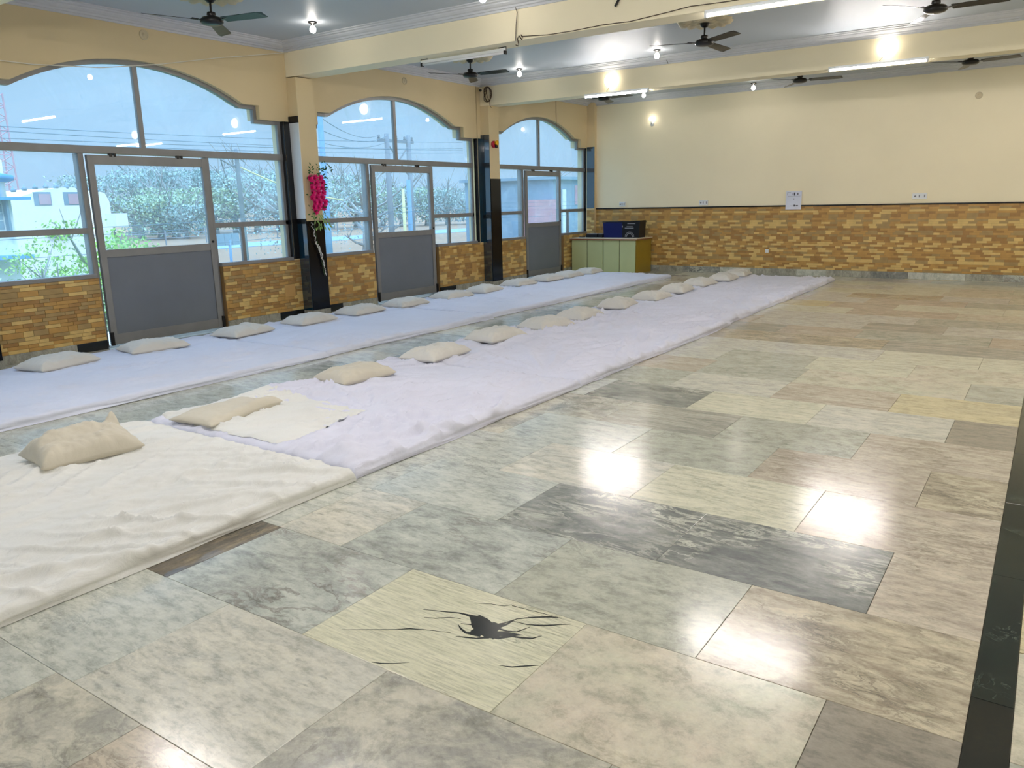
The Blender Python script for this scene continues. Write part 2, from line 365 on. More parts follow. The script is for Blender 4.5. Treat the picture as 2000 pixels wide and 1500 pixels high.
rows = {
 -1: [(-3.4, -2.6, 'bluewhite'), (-2.6, -2.1, 'grayveined'), (-2.1, -1.25, 'pinkbrown'), (-1.25, -.42, 'white'), (-.42, X1, 'pink')],
 0: [(-3.36, -2.5, 'bluewhite'), (-2.5, -1.665, 'white'), (-1.665, -.84, 'grayveined'), (-.84, X1, 'grayveined')],
 1: [(-3.7, -2.92, 'darkstone'), (-2.92, -2.085, 'blue'), (-2.085, -1.253, 'stripe'), (-1.253, -.42, 'pink'), (-.42, X1, 'graybrown')],
 2: [(-3.7, -2.94, 'bluewhite'), (-2.94, -2.52, 'white'), (-2.52, -1.665, 'blue'), (-1.665, -.84, 'graygreen'), (-.84, X1, 'brown')],
 3: [(-3.7, -2.92, 'bluewhite'), (-2.92, -2.085, 'bluewhite'), (-2.085, -1.253, 'darkgray'), (-1.253, -.42, 'darkgray'), (-.42, X1, 'pinkbrown')],
 4: [(-3.7, -3.34, 'white'), (-3.34, -2.5, 'bluewhite'), (-2.5, -1.67, 'white'), (-1.67, -.84, 'cream'), (-.84, X1, 'pinkbrown')],
 5: [(-3.75, -2.92, 'grayveined'), (-2.92, -2.085, 'bluewhite'), (-2.085, -1.253, 'graygreen'), (-1.253, -.42, 'pinkbrown'), (-.42, X1, 'brown')],
 6: [(-3.34, -2.5, 'grayveined'), (-2.5, -1.67, 'streak'), (-1.67, -.84, 'graygreen'), (-.84, X1, 'pinkbrown')],
 7: [(-3.75, -2.95, 'bluewhite'), (-2.95, -2.1, 'darkgray'), (-2.1, -1.25, 'cream'), (-1.25, -.42, 'white'), (-.42, X1, 'graybrown')],
 8: [(-3.34, -2.5, 'graygreen'), (-2.5, -1.67, 'white'), (-1.67, -.84, 'pinkbrown'), (-.84, X1, 'yellow')],
}
pool_a = ['white', 'graygreen', 'pinkbrown', 'cream', 'pink', 'white', 'graygreen', 'cream', 'brown', 'white', 'pinkbrown', 'streak', 'pink', 'cream', 'graygreen', 'white', 'pinkbrown', 'cream', 'yellow']
pool_b = ['bluewhite', 'white', 'graygreen', 'bluewhite', 'blue', 'cream', 'grayveined']
fr = random.Random(5); nslab = 0
for k in range(-2, 25):
    y0 = 1.06 + .605 * k; y1 = min(y0 + .605, YF)
    if y0 >= YF: break
    lst = list(rows.get(k, []))
    left = min([a for a, b, c in lst], default=X1)
    if not lst:
        if k % 2: lst.append((cell(0), X1, fr.choice(pool_a))); left = cell(0)
    if k >= 0 or lst:
        while left > -8.59:
            n = 2 if fr.random() < .55 else 3 if k > 8 else 2
            nx = max(left - .4165 * n, -8.6)
            if nx < -8.3: nx = -8.6
            lst.append((nx, left, fr.choice(pool_a if left > -3 else pool_b))); left = nx
    for a, b, key in lst: slab(a, b, y0, y1, key); nslab += 1
    if k >= 3:                                            # beyond the dark strip
        slab(.055, .48 if k % 2 else .9, y0, y1, fr.choice(pool_a)); slab(.48 if k % 2 else .9, 1.3, y0, y1, fr.choice(pool_a)); nslab += 1
for a in (-.2, .4, 1.0, 1.63, 2.25):
    slab(.055, 1.3, a, a + .62, fr.choice(['pink', 'graygreen', 'grayveined', 'white']))
yy = .6
for i, L in enumerate([.9, 1.02, .95, .9, .9, .95, .9, .9, .9, .9, .9, .9, .9, .9, .9, .9]):
    if yy + L > YF: L = YF - yy
    if L <= 0: break
    slab(X1, .055, yy, yy + L, 'black' if i in (0, 1) else 'green', 'border_slab'); yy += L
rest = MB()
for k, y0 in enumerate(np.arange(YN, YF, .605)):
    for x0 in np.arange(1.3 - .42 * (k % 2), XR, .84):
        a, b2 = max(x0, 1.3), min(x0 + .838, XR)
        if b2 > a: rest.cur = fr.randrange(5); rest.box(a + .001, b2, y0, min(y0 + .603, YF), -.011, 0)
    if y0 < -.2:
        for x0 in np.arange(-8.6, 1.3, .84): rest.cur = fr.randrange(5); rest.box(x0, min(x0 + .838, 1.3), y0, min(y0 + .603, -.2), -.011, 0)
rest.build('marble_slabs', [M['cream'], M['white'], M['graygreen'], M['pinkbrown'], M['bluewhite']], floor, kind='stuff')
# the dark splash in the streaked slab: a thin inlay of black stone
vein = MB()
BZ = [.0003]
def blot(pts, w):
    BZ[0] += .00003; z = BZ[0]
    P = [at(px, py, 2, 0.0) for px, py in pts]; n = len(P); L = []; R_ = []
    for i, p in enumerate(P):
        t = (P[min(i + 1, n - 1)] - P[max(i - 1, 0)]).normalized(); q = Vector((-t.y, t.x, 0)) * w[i] * .5 * (0.8 + .4 * rnd.random())
        L.append(p + q); R_.append(p - q)
    vs = [(p.x, p.y, z) for p in L + R_]
    vein.add(vs, [(i, i + 1, n + i + 1, n + i) for i in range(n - 1)])
for pts, w in [
    ([(826, 1190), (860, 1194), (895, 1197), (918, 1202), (928, 1210), (932, 1222), (945, 1232), (958, 1240), (975, 1246), (1000, 1243), (1020, 1246), (1040, 1247), (1058, 1242)], [.003, .006, .008, .014, .035, .045, .06, .05, .022, .012, .012, .010, .002]),
    ([(932, 1203), (946, 1212), (955, 1222), (960, 1235), (964, 1248)], [.02, .04, .045, .04, .004]),
    ([(945, 1225), (965, 1222), (985, 1217), (1010, 1209), (1040, 1206), (1075, 1205), (1097, 1208)], [.03, .018, .006, .006, .008, .012, .003]),
    ([(1000, 1213), (1030, 1220), (1060, 1222), (1115, 1219)], [.003, .006, .010, .002]),
    ([(940, 1240), (925, 1238), (910, 1236), (900, 1228), (895, 1220)], [.03, .02, .012, .008, .002]),
    ([(955, 1245), (930, 1247), (910, 1245), (890, 1243)], [.02, .008, .008, .002]),
    ([(828, 1206), (850, 1208), (880, 1206), (900, 1209)], [.002, .005, .004, .002]),
    ([(900, 1218), (920, 1220), (940, 1222)], [.002, .007, .02]),
    ([(965, 1225), (990, 1233), (1010, 1234), (1035, 1225)], [.012, .008, .006, .002]),
    ([(927, 1178), (960, 1180), (985, 1184), (1000, 1181)], [.002, .003, .005, .001]),
    ([(1000, 1183), (1030, 1191), (1060, 1198), (1090, 1206)], [.004, .003, .003, .002]),
    ([(668, 1230), (720, 1230), (770, 1230), (800, 1228), (840, 1231), (880, 1236)], [.001, .003, .004, .006, .003, .001]),
    ([(725, 1293), (745, 1296), (770, 1296), (800, 1294)], [.002, .006, .003, .001]),
    ([(975, 1300), (1000, 1303), (1030, 1301), (1052, 1300)], [.001, .006, .006, .002]),
]: blot(pts, w)
splash_root = [c for c in floor.children if abs(c.location.x + 1.669) < .02 and abs(c.location.y - 1.9675) < .05][0]
splash_root['label'] = 'cream marble slab with a black splash-shaped vein'
body = [(1262, 650), (1300, 652), (1335, 658), (1352, 680), (1376, 691), (1415, 688), (1442, 700), (1472, 694), (1508, 676), (1530, 668), (1478, 702), (1448, 714), (1428, 733), (1462, 733), (1505, 741), (1560, 752), (1500, 757), (1430, 757), (1407, 774), (1386, 754), (1366, 744), (1346, 740), (1322, 752), (1290, 748), (1300, 728), (1322, 716), (1326, 694), (1304, 668)]
bp_ = [at(400 + u / 2.5, 940 + v / 2.5, 2, 0.0) for u, v in body]
vein.add([(p.x, p.y, .0003) for p in bp_], [tuple(range(len(bp_)))])
o_ = vein.build('black_vein', M['black'], splash_root, fix=False)
for p_ in o_.data.polygons:
    if p_.normal.z < 0: p_.flip()

# ---- brick-look tile dado
def brick_layout(L, H, rh=.0385, seed=1):
    """rows of strips of uneven length that repeat every .45 m, one double row in every ten"""
    rr = random.Random(seed); out = []; z = 0; r = 0
    while z < H - .01:
        h = rh * (1.55 if r % 10 == 4 else 1.0); h = min(h, H - z)
        cuts = [c for c in rr.choice([[.10, .15, .20], [.13, .17, .15], [.22, .10, .13], [.16, .16, .13], [.20, .25]])]
        cols = []
        last = None
        for c in cuts:
            k = rr.choices([0, 1, 2, 3], [3, 3, 3, 2])[0]
            if k == last: k = (k + 1) % 4
            cols.append(k); last = k
        off = rr.random() * .45; x = -off; i = 0
        while x < L:
            w = cuts[i % len(cuts)]; a, b = max(x, 0), min(x + w, L)
            if b - a > .006:
                kk = cols[i % len(cols)]
                if rr.random() < .12: kk = rr.randrange(4)
                out.append((a, b, z, z + h, kk))
            x += w; i += 1
        z += h; r += 1
    return out
BR = [M['brick0'], M['brick1'], M['brick2'], M['brick3']]
bmesh_cache = {}
def brick_obj(parent, w, h, k, c):
    key = (round(w, 3), round(h, 4), k); me = bmesh_cache.get(key)
    if me is None:
        mb = MB(); g_ = .0007; a, b = w / 2 - g_, h / 2 - g_
        mb.add([(0, -a, -b), (0, a, -b), (0, a, b), (0, -a, b), (.009, -a + .001, -b + .001), (.009, a - .001, -b + .001), (.009, a - .001, b - .001), (.009, -a + .001, b - .001)],
               [(4, 5, 6, 7), (0, 1, 5, 4), (1, 2, 6, 5), (2, 3, 7, 6), (3, 0, 4, 7)])
        me = bpy.data.meshes.new('brick'); me.from_pydata(mb.v, [], mb.f); me.materials.append(BR[k]); bmesh_cache[key] = me
    o = bpy.data.objects.new('brick', me); o.location = Vector(c) - wl(parent); link(o, parent)

# ---- window wall
wall_left = empty('wall_left', (XW, 5, 0), kind='structure', label='buff window wall with three arched openings between pillars')
def profile(b):
    yc, y0, y1, a, st = b[0], b[1], b[2], b[6], b[7]
    sag = .34; R = (a * a + sag * sag) / (2 * sag)
    arc = []
    for i in range(25):
        t = -a + 2 * a * i / 24; arc.append((yc + t, 2.77 + math.sqrt(R * R - t * t) - (R - sag)))
    lo = max(yc - HALF, y0); hi = min(yc + HALF, y1)
    return [(lo, 2.60), (yc - st, 2.60), (yc - st, 2.77)] + arc + [(yc + st, 2.77), (yc + st, 2.60), (hi, 2.60)]
dado_specs = []
for bi, b in enumerate(BAYS):
    yc, y0, y1, da, db = b[:5]
    pr = profile(b)
    lin_ = MB(); top = 3.6
    ys = [(y0, 2.60)] + pr + [(y1, 2.60)]
    for i in range(len(ys) - 1):
        (a0, z0), (a1, z1) = ys[i], ys[i + 1]
        if abs(a1 - a0) < 1e-6: continue
        lin_.prism([(a0, z0), (a1, z1), (a1, top), (a0, top)], XW - .25, XW, 0)
    lin_.build('arch_plaster', M['plaster'], wall_left)
    y1d = y1 + (.105 if bi < 4 else 0)
    dw = MB().box(XW - .25, XW - .006, y0, da - .07, 0, .785).box(XW - .25, XW - .006, db + .05, y1, 0, .785)
    if y1 > 0: MB().box(XW - .072, XW - .001, y1 - .006, y1 + .002, .8, 2.6).build('dark_jamb', M['black_trim'], wall_left)
    dw.build('dado_backing', M['brickgrout'], wall_left)
    for (s0, s1) in ((y0, da - .07), (db + .05, y1d)):
        dado_specs.append((bi, s0, s1))
pl = MB()
prev = None
for (a, c) in PIL: pl.box(XW - .25, XW, a - (.10 if a > 0 else .02), c, 0, 3.6)
pl.box(XW - .25, XW, YN, -5.2, 0, 3.6); pl.box(XW - .25, XW, 15.62, YF, 0, 3.6)
pl.build('pier_plaster', M['plaster'], wall_left)
# dado bricks: the three hundred nearest strips are single pieces, the rest one part
cnt = 0; restb = MB()
for bi, s0, s1 in sorted(dado_specs, key=lambda t: abs(t[1] - 4.4)):
    if bi < 2: continue
    for a, c, z0, z1, k in brick_layout(s1 - s0, .785 - .10, seed=3 + bi):
        cc = (XW - .006, s0 + (a + c) / 2, .10 + (z0 + z1) / 2)
        if cnt < 300: brick_obj(wall_left, c - a, z1 - z0, k, cc); cnt += 1  # front face 1 mm behind the plaster plane
        else: restb.cur = k; restb.box(XW - .006, XW + .003, s0 + a + .0007, s0 + c - .0007, .10 + z0 + .0007, .10 + z1 - .0007)
restb.build('brick_strips', BR, wall_left, kind='stuff')
bb = 0
for bi, s0, s1 in dado_specs:
    if bi < 2: continue
    y = s0; i = 0
    while y < s1 - .02:
        L = min(.42 + .2 * ((i * 7 + bi) % 3), s1 - y)
        MB().bbox(XW - .01, XW + .012, y + .001, y + L - .001, 0, .10, .003).build('skirting_stone', M['skirting'] if (i + bi) % 3 else M['black'], wall_left); y += L; i += 1

# ---- windows and doors of the window wall
FX0, FX1 = XW - .12, XW - .07
def bar(parent, y0, y1, z0, z1, x0=FX0, x1=FX1, name='frame_bar', mat='alu'):
    return MB().bbox(x0, x1, y0, y1, z0, z1, .004).build(name, M[mat], parent)
def pane(parent, poly):
    return MB().prism(poly, (FX0 + FX1) / 2 - .002, (FX0 + FX1) / 2 + .002, 0).build('pane', M['glass'], parent)
for bi, b in enumerate(BAYS):
    yc, y0, y1, da, db, lm, a_, st = b
    nm = {2: 1, 3: 2, 4: 3, 1: 4, 0: 5}[bi]
    lo, hi = max(yc - HALF, y0), min(yc + HALF, y1)
    win = empty('window_%d' % nm, (FX1, yc, .785), kind='structure')
    win['label'] = ['far-off arched aluminium window behind the viewer', 'arched aluminium window behind the viewer', 'grey aluminium window with a wide arch over the first door', 'arched aluminium window between the two black pillars', 'arched aluminium window above the green counter'][bi]
    pr = profile(b)
    inner = [(lo + .0, 2.555), (yc - st - .045 + .09, 2.555), (yc - st + .045, 2.725)] + [(y + (yc - y) * .01, z - .045) for y, z in pr[3:-3]] + [(yc + st - .045, 2.725), (yc + st - .045, 2.555), (hi, 2.555)]
    MB().ribbon(pr, inner, FX0 - .01, FX1 + .005).build('arch_frame', M['alu'], win)
    bar(win, lo, lo + .05, .83, 2.60); bar(win, hi - .05, hi, .83, 2.60)
    bar(win, lo, hi, 2.105, 2.185, FX0 - .01, FX1 + .01)
    bar(win, yc - .028, yc + .028, 2.185, pr[3 + 12][1] - .02)
    bar(win, da - .075, da - .015, 0, 2.105, FX0 - .06, FX1); bar(win, db + .01, db + .055, 0, 2.105, FX0 - .04, FX1)
    bar(win, lo, da - .07, .785, .83, FX0, XW - .01, 'sill_bar'); bar(win, db + .05, hi, .785, .83, FX0, XW - .01, 'sill_bar')
    bar(win, lo, da - .07, 1.262, 1.325); bar(win, db + .05, hi, 1.262, 1.325)
    bar(win, lm - .022, lm + .022, .83, 1.262)
    top = inner[2:-2]
    L_ = [(y, z) for y, z in top if y < yc]; R_ = [(y, z) for y, z in top if y > yc]
    pane(win, [(lo + .04, 2.18), (yc, 2.18), (yc, top[len(top) // 2][1])] + L_[::-1] + [(yc - st + .045, 2.56), (lo + .04, 2.56)])
    pane(win, [(yc, 2.18), (hi - .04, 2.18), (hi - .04, 2.56), (yc + st - .045, 2.56)] + R_[::-1] + [(yc, top[len(top) // 2][1])])
    for (p0, p1, q0, q1) in ((lo + .04, da - .07, 1.32, 2.11), (lo + .04, da - .07, .825, 1.27), (db + .05, hi - .04, 1.32, 2.11), (db + .05, lm, .825, 1.27), (lm, hi - .04, .825, 1.27)):
        pane(win, [(p0, q0), (p1, q0), (p1, q1), (p0, q1)])
    # door leaf, just inside the frame
    dr = empty('door_%d' % nm, (XW - .04, (da + db) / 2, 0), kind='structure')
    dr['label'] = ['plain door behind the viewer, second bay', 'plain door behind the viewer, first bay', 'grey aluminium door nearest the cushions with glass above a grey panel', 'grey aluminium door between the black pillars', 'grey aluminium door beside the green counter'][bi]
    dx0, dx1 = XW - .075, XW - .03
    for q in (da, db - .072): MB().bbox(dx0, dx1, q, q + .072, .025, 2.09, .004).build('stile', M['alu'], dr)
    for q0, q1 in ((1.99, 2.09), (.995, 1.08), (.025, .14)): MB().bbox(dx0 + .003, dx1 - .003, da + .07, db - .07, q0, q1, .003).build('rail', M['alu'], dr)
    MB().bbox(dx0 + .012, dx1 - .014, da + .07, db - .07, .138, .997, .002).build('panel', M['panel'], dr)
    MB().box(dx0 + .02, dx0 + .024, da + .07, db - .07, 1.078, 1.992).build('pane', M['glass'], dr)
    for q in (da + .25, db - .4):
        MB().bbox(dx0 + .01, dx1 + .006, q, q + .03, 2.075, 2.112, .003).bbox(dx0 + .01, dx1 + .006, q + .05, q + .075, 2.075, 2.112, .003).build('hinge', M['black_metal'], dr)
    for q in (da - .012, db - .02): MB().bbox(dx1 - .006, dx1 + .02, q, q + .035, .02, .17, .003).build('bolt', M['black_metal'], dr)
    MB().lathe([(.012, 0), (.015, .004), (.013, .016), (0, .018)], (dx1, db - .036, 1.10), 12, axis='x').build('lock', M['black_metal'], dr)

# ---- pillars, beams
def pillar(i, a, c, ztop=3.16, front=-8.42):
    lab = {3: 'pillar with black granite foot, white side and pink flower garland', 4: 'pillar clad in tall dark granite with a red and yellow siren', 2: 'pillar just outside the frame behind the first cushions'}.get(i, 'plain pillar behind the viewer')
    p = empty('pillar', (-8.5, (a + c) / 2, 0), kind='structure', label=lab)
    MB().box(XW - .02, front, a, c, 0, 3.148).build('shaft', M['plaster'], p)
    MB().bbox(XW, front + .012, a - .012, c + .012, 0, .088, .003).build('skirting_stone', M['skirting'], p)
    zf = 1.91 if i == 4 else 1.305
    MB().bbox(front, front + .012, a - .004, c + .004, .088, zf, .002).build('granite_front', M['granite'], p)
    if i == 4:
        for z0, z1 in ((.088, 1.262), (1.268, 2.165), (2.171, 2.66)):
            MB().bbox(XW, front + .004, a - .014, a, z0, z1, .002).build('granite_panel', M['granite_sky_tint'], p)
        MB().bbox(XW, XW + .01, a - .10, a - .014, .80, 2.60, .002).build('granite_strip', M['granite_sky_tint'], p)
        for z in (1.262, 2.165): MB().box(XW + .01, front + .006, a - .0165, a - .013, z - .045, z + .02).build('dark_band', M['black_trim'], p)  # modelled bands stand in for window bars reflected in the granite
    else:
        MB().bbox(XW, front + .004, a - .014, a, .088, 1.27, .002).build('granite_panel', M['granite_sky_tint'], p)
        MB().bbox(XW, front + .004, a - .018, a, 1.27, 1.335, .002).build('dark_band', M['black_trim'], p)  # this band stands in for the window rail mirrored in the stone
        MB().bbox(XW, front, a - .012, a, 1.335, 2.58, .002).build('white_panel', M['white_panel'], p)
        MB().bbox(XW, front, a - .018, a, 2.58, 2.665, .002).build('dark_band', M['black_trim'], p)
        MB().bbox(XW, XW + .01, a - .10, a - .014, .80, 2.60, .002).build('granite_strip', M['black_trim'], p)
    return p
pillars = {i: pillar(i, a, c) for i, (a, c) in enumerate(PIL)}
p3 = empty('pillar', (-8.5, 15.65, 0), kind='structure', label='shallow half pillar in the corner behind the green counter')
MB().box(XW - .02, -8.42, 15.60, 15.72, 0, 3.6).build('shaft', M['plaster'], p3)
MB().bbox(XW, -8.415, 15.587, 15.60, 1.325, 2.62, .002).build('granite_panel', M['granite_sky_tint'], p3)
pb_ = MB()
for a, c, z0, z1, k in brick_layout(.185, 1.2, seed=21): pb_.cur = k; pb_.box(XW + a, XW + c - .001, 15.592, 15.60, .10 + z0, .10 + z1 - .001)
pb_.build('brick_strips', BR, p3, kind='stuff')
ceiling = MB().box(XW - .25, XR + .2, YN - .2, YF + .2, ZC, ZC + .2).build('ceiling', M['ceiling'], kind='structure', label='glossy grey-white ceiling between cream beams')
for i, (a, c) in enumerate(PIL):
    z0 = 3.16 if i != 4 else 3.145
    MB().bbox(XW, XR, a, c, z0, ZC + .05, .006).build('beam', M['cream_paint'], ceiling)
edges = [YN] + [v for p_ in PIL for v in p_] + [YF]
def cornice(x0, x1, y0, y1):
    pr = [(0, 3.465), (.018, 3.465), (.022, 3.485), (.045, 3.488), (.05, 3.505), (.075, 3.512), (.10, 3.528), (.105, 3.54), (.135, 3.545), (.14, 3.556), (.17, 3.56), (.172, ZC + .005)]
    mb = MB(); vs = []; fs = []
    for d, z in pr: vs += [(x0 + d, y0 + d, z), (x1 - d, y0 + d, z), (x1 - d, y1 - d, z), (x0 + d, y1 - d, z)]
    for i in range(len(pr) - 1):
        for k in range(4): fs.append((i * 4 + k, i * 4 + (k + 1) % 4, (i + 1) * 4 + (k + 1) % 4, (i + 1) * 4 + k))
    return mb.add(vs, fs)
for i in range(0, len(edges), 2):
    cornice(XW, XR, edges[i], edges[i + 1]).build('cornice', M['cornice'], ceiling)

# ---- far wall and the other walls
wall_far = MB().box(XW - .25, XR + .2, YF, YF + .2, 0, 3.6).build('wall_far', M['cream_paint'], kind='structure', label='long cream wall above a brick-look tiled dado')
MB().box(-8.42, XR, YF - .006, YF, .12, 1.30).build('dado_backing', M['brickgrout'], wall_far)
fb = MB()
for a, c, z0, z1, k in brick_layout(XR + 8.42, 1.18, .0385, seed=11):
    fb.cur = k; fb.box(-8.42 + a + .0007, -8.42 + c - .0007, YF - .011, YF - .006, .12 + z0 + .0007, .12 + z1 - .0007)
fb.build('brick_strips', BR, wall_far, kind='stuff')
MB().bbox(-8.60, XR, YF - .03, YF, 1.30, 1.325, .003).build('black_rail', M['black_trim'], wall_far)
x = -8.42; i = 0
while x < XR - .1:
    L = min([.62, .9, .55, .78][i % 4], XR - x)
    MB().bbox(x + .001, x + L - .001, YF - .022, YF, 0, .118, .003).build('skirting_stone', M[['skirting', 'blue', 'skirting', 'darkgray', 'bluewhite'][i % 5]], wall_far); x += L; i += 1
MB().box(XR, XR + .2, YN - .2, YF + .2, 0, 3.6).build('wall_right', M['cream_paint'], kind='structure', label='plain cream side wall outside the frame')
MB().box(XW - .25, XR + .2, YN - .2, YN, 0, 3.6).build('wall_near', M['cream_paint'], kind='structure', label='plain cream wall behind the viewer')

# ================================================================ LIGHT FITTINGS AND FANS
def bulb_proto():
    r = empty('ceiling_bulb'); r['category'] = 'lamp'
    MB().lathe([(.052, 0), (.054, -.008), (.045, -.016), (.022, -.02), (.02, -.045), (0.0, -.046)], n=20).build('holder', M['black_metal'], r)
    MB().lathe([(.018, -.046), (.028, -.06), (.036, -.08), (.034, -.10), (.02, -.118), (0, -.122)], n=16).build('bulb', M['bulb'], r)
    return r
bp0 = bulb_proto()
bulbs = [(-7.34, 6.79, 'lit bulb on the ceiling beside the beam nearest the camera, window end'), (-4.99, 6.9, 'lit bulb at the upper edge of the picture in front of the first beam'),
         (-7.36, 11.12, 'lit bulb on the ceiling of the middle bay near the coiled cable'), (-4.98, 11.09, 'lit bulb under the fan with the plaster rosette, middle bay'),
         (-7.0, 15.0, 'small lit bulb seen under the second beam beside a lit tube'), (-4.83, 15.0, 'lit bulb hanging between the far wall and the second beam, middle')]
for i, (x, y, lab) in enumerate(bulbs):
    o = bp0 if i == 0 else copy_tree(bp0)
    o.location = (x, y, ZC if i not in (5,) else ZC - .06); o['label'] = lab; o['group'] = 'bulbs on the ceiling'
def wall_bulb():
    r = empty('wall_bulb', (-7.12, YF, 3.03), label='lit bulb in a tilted holder on the cream far wall', cat='lamp')
    MB().lathe([(.04, 0), (.042, -.012), (.02, -.016), (.018, -.05), (0, -.05)], (-7.12, YF, 3.0), 16, axis='y').build('holder', M['white_plastic'], r)
    MB().tube([(-7.12, YF - .04, 3.0), (-7.12, YF - .06, 3.02), (-7.12, YF - .075, 3.06)], .014).build('neck', M['white_plastic'], r)
    MB().lathe([(0, -.045), (.028, -.03), (.04, 0), (.03, .03), (0, .045)], (-7.12, YF - .085, 3.10), 16).build('bulb', M['bulb_small'], r)
wall_bulb()
def tube_light(name, x0, x1, y, z, lit, label, group):
    r = empty(name, ((x0 + x1) / 2, y, z), label=label, cat='lamp', group=group)
    MB().bbox(x0, x1, y - .012, y + .022, z + .012, z + .045, .004).build('batten', M['white_plastic'], r)
    MB().tube([(x0 + .02, y, z), (x1 - .02, y, z)], .0135, 12).build('tube', M['tube'] if lit else M['tube_off'], r)
    for q in (x0, x1 - .025): MB().bbox(q, q + .025, y - .018, y + .02, z - .02, z + .02, .004).build('end_cap', M['white_plastic'] if lit else M['black_metal'], r)
    return r
tube_light('tube_light', -2.86, -1.62, 7.40, 3.115, True, 'lit tube light along the lower edge of the first beam', 'tube lights on the beams')
tube_light('tube_light', -6.50, -5.38, 11.70, 3.112, True, 'lit tube light on the second beam in front of a dark fan', 'tube lights on the beams')
tube_light('tube_light', -2.76, -1.56, 11.70, 3.128, True, 'lit tube light on the second beam under the large bright lamp', 'tube lights on the beams')
for (x, y) in ((-6.0, 3.10), (-3.6, 3.10), (-4.4, 3.44), (-.6, 3.10), (.6, 3.44), (1.3, 7.40), (1.3, 12.04), (1.6, 11.70), (3.0, 7.74), (-5.6, -1.2), (-1.8, -1.2), (1.2, -1.2)):  # fill tubes out of view, added to raise the indoor light
    tube_light('tube_light', x, x + 1.2, y, 3.115, True, 'unseen tube light added to brighten the hall', 'tube lights on the beams')
ul = tube_light('tube_light', -6.42, -5.20, 7.60, 3.10, False, 'unlit tube light hung on bent wire under the first beam', 'tube lights on the beams')
for q in (-6.42, -5.2): MB().tube([(q, 7.6, 3.10), (q, 7.60, 3.16), (q + .1 * (1 if q < -6 else -1), 7.6, 3.155)], .006, 6).build('hanger', M['black_metal'], ul)
def flood(x, z, label):
    y = 11.72
    r = empty('bulkhead_lamp', (x, y, z), label=label, cat='lamp', group='bulkhead lamps on the second beam')
    MB().lathe([(.09, 0), (.095, -.02), (.09, -.03), (0, -.03)], (x, y, z), 24, axis='y').build('base', M['white_plastic'], r)
    MB().lathe([(.105, -.03), (.10, -.055), (.075, -.085), (.035, -.10), (0, -.103)], (x, y, z), 24, axis='y').build('dome', M['flood'], r)
    MB().tube([(x - .05, y - .01, z - .11), (x - .08, y - .02, z - .15), (x - .06, y - .012, z - .175)], .005, 6).build('wire', M['wire'], r)
flood(-6.02, 3.32, 'round lit bulkhead lamp on the second beam beside the window end')
flood(-2.05, 3.335, 'large lit bulkhead lamp on the second beam above a lit tube')
flood(1.9, 3.33, 'lit bulkhead lamp outside the frame')

def fan_proto():
    r = empty('ceiling_fan'); r['category'] = 'fan'
    MB().lathe([(.05, ZC - 3.32), (.055, .20), (.03, .175), (.012, .17), (0, .17)], n=16).build('canopy', M['black_metal'], r)
    MB().tube([(0, 0, .05), (0, 0, .22)], .011, 8).build('rod', M['black_metal'], r)
    MB().lathe([(.012, .09), (.04, .085), (.045, .06), (.03, .045), (.09, .035), (.11, .015), (.112, -.01), (.09, -.028), (.05, -.036), (0, -.038)], n=28).build('motor', M['black_metal'], r)
    for k in range(3):
        a = 2 * math.pi * k / 3; R_ = Matrix.Rotation(a, 3, 'Z')
        mb = MB(); n = 10; vs = []
        for i in range(n):
            t = i / (n - 1); x = .15 + (.65 - .15) * t; w = .05 + .018 * t
            if i == n - 1: w *= .72
            for s_, zz in ((-1, .0), (1, .0)):
                for th in (0, .004): vs.append(R_ @ Vector((x, s_ * w, .004 + s_ * (-.012) + th - .006 * t)))
        fs = []
        for i in range(n - 1):
            b = i * 4; c = b + 4
            fs += [(b, b + 2, c + 2, c), (b + 1, c + 1, c + 3, b + 3), (b, c, c + 1, b + 1), (b + 2, b + 3, c + 3, c + 2)]
        fs += [(0, 1, 3, 2), (n * 4 - 4, n * 4 - 2, n * 4 - 1, n * 4 - 3)]
        mb.add(vs, fs, False).build('blade', M['black_metal'], r)
        ar = MB(); ar.add([R_ @ Vector(p) for p in [(.09, -.018, .0), (.09, .018, .0), (.2, .03, .006), (.2, -.03, .006), (.09, -.018, .006), (.09, .018, .006), (.2, .03, .012), (.2, -.03, .012)]],
                          [(0, 1, 2, 3), (7, 6, 5, 4), (0, 4, 5, 1), (1, 5, 6, 2), (2, 6, 7, 3), (3, 7, 4, 0)]).build('blade_iron', M['black_metal'], r)
    return r
fp = fan_proto()
fans = [(-7.20, 5.33, 12, 'black three-blade fan nearest the camera over the first arch'), (-7.34, 9.79, 2, 'black fan between the first and second beams beside the window arches'),
        (-3.76, 9.74, -35, 'black fan under the ornate plaster rosette in the middle bay'), (-1.26, 9.62, -5, 'black fan cut by the upper edge of the picture, middle bay'),
        (-1.28, 13.75, -16, 'black fan against the far wall beside the lit tube'), (-3.71, 13.88, 3, 'black fan against the far wall, centre'), (-7.17, 13.65, -14, 'black fan mostly hidden behind a lit tube light')]
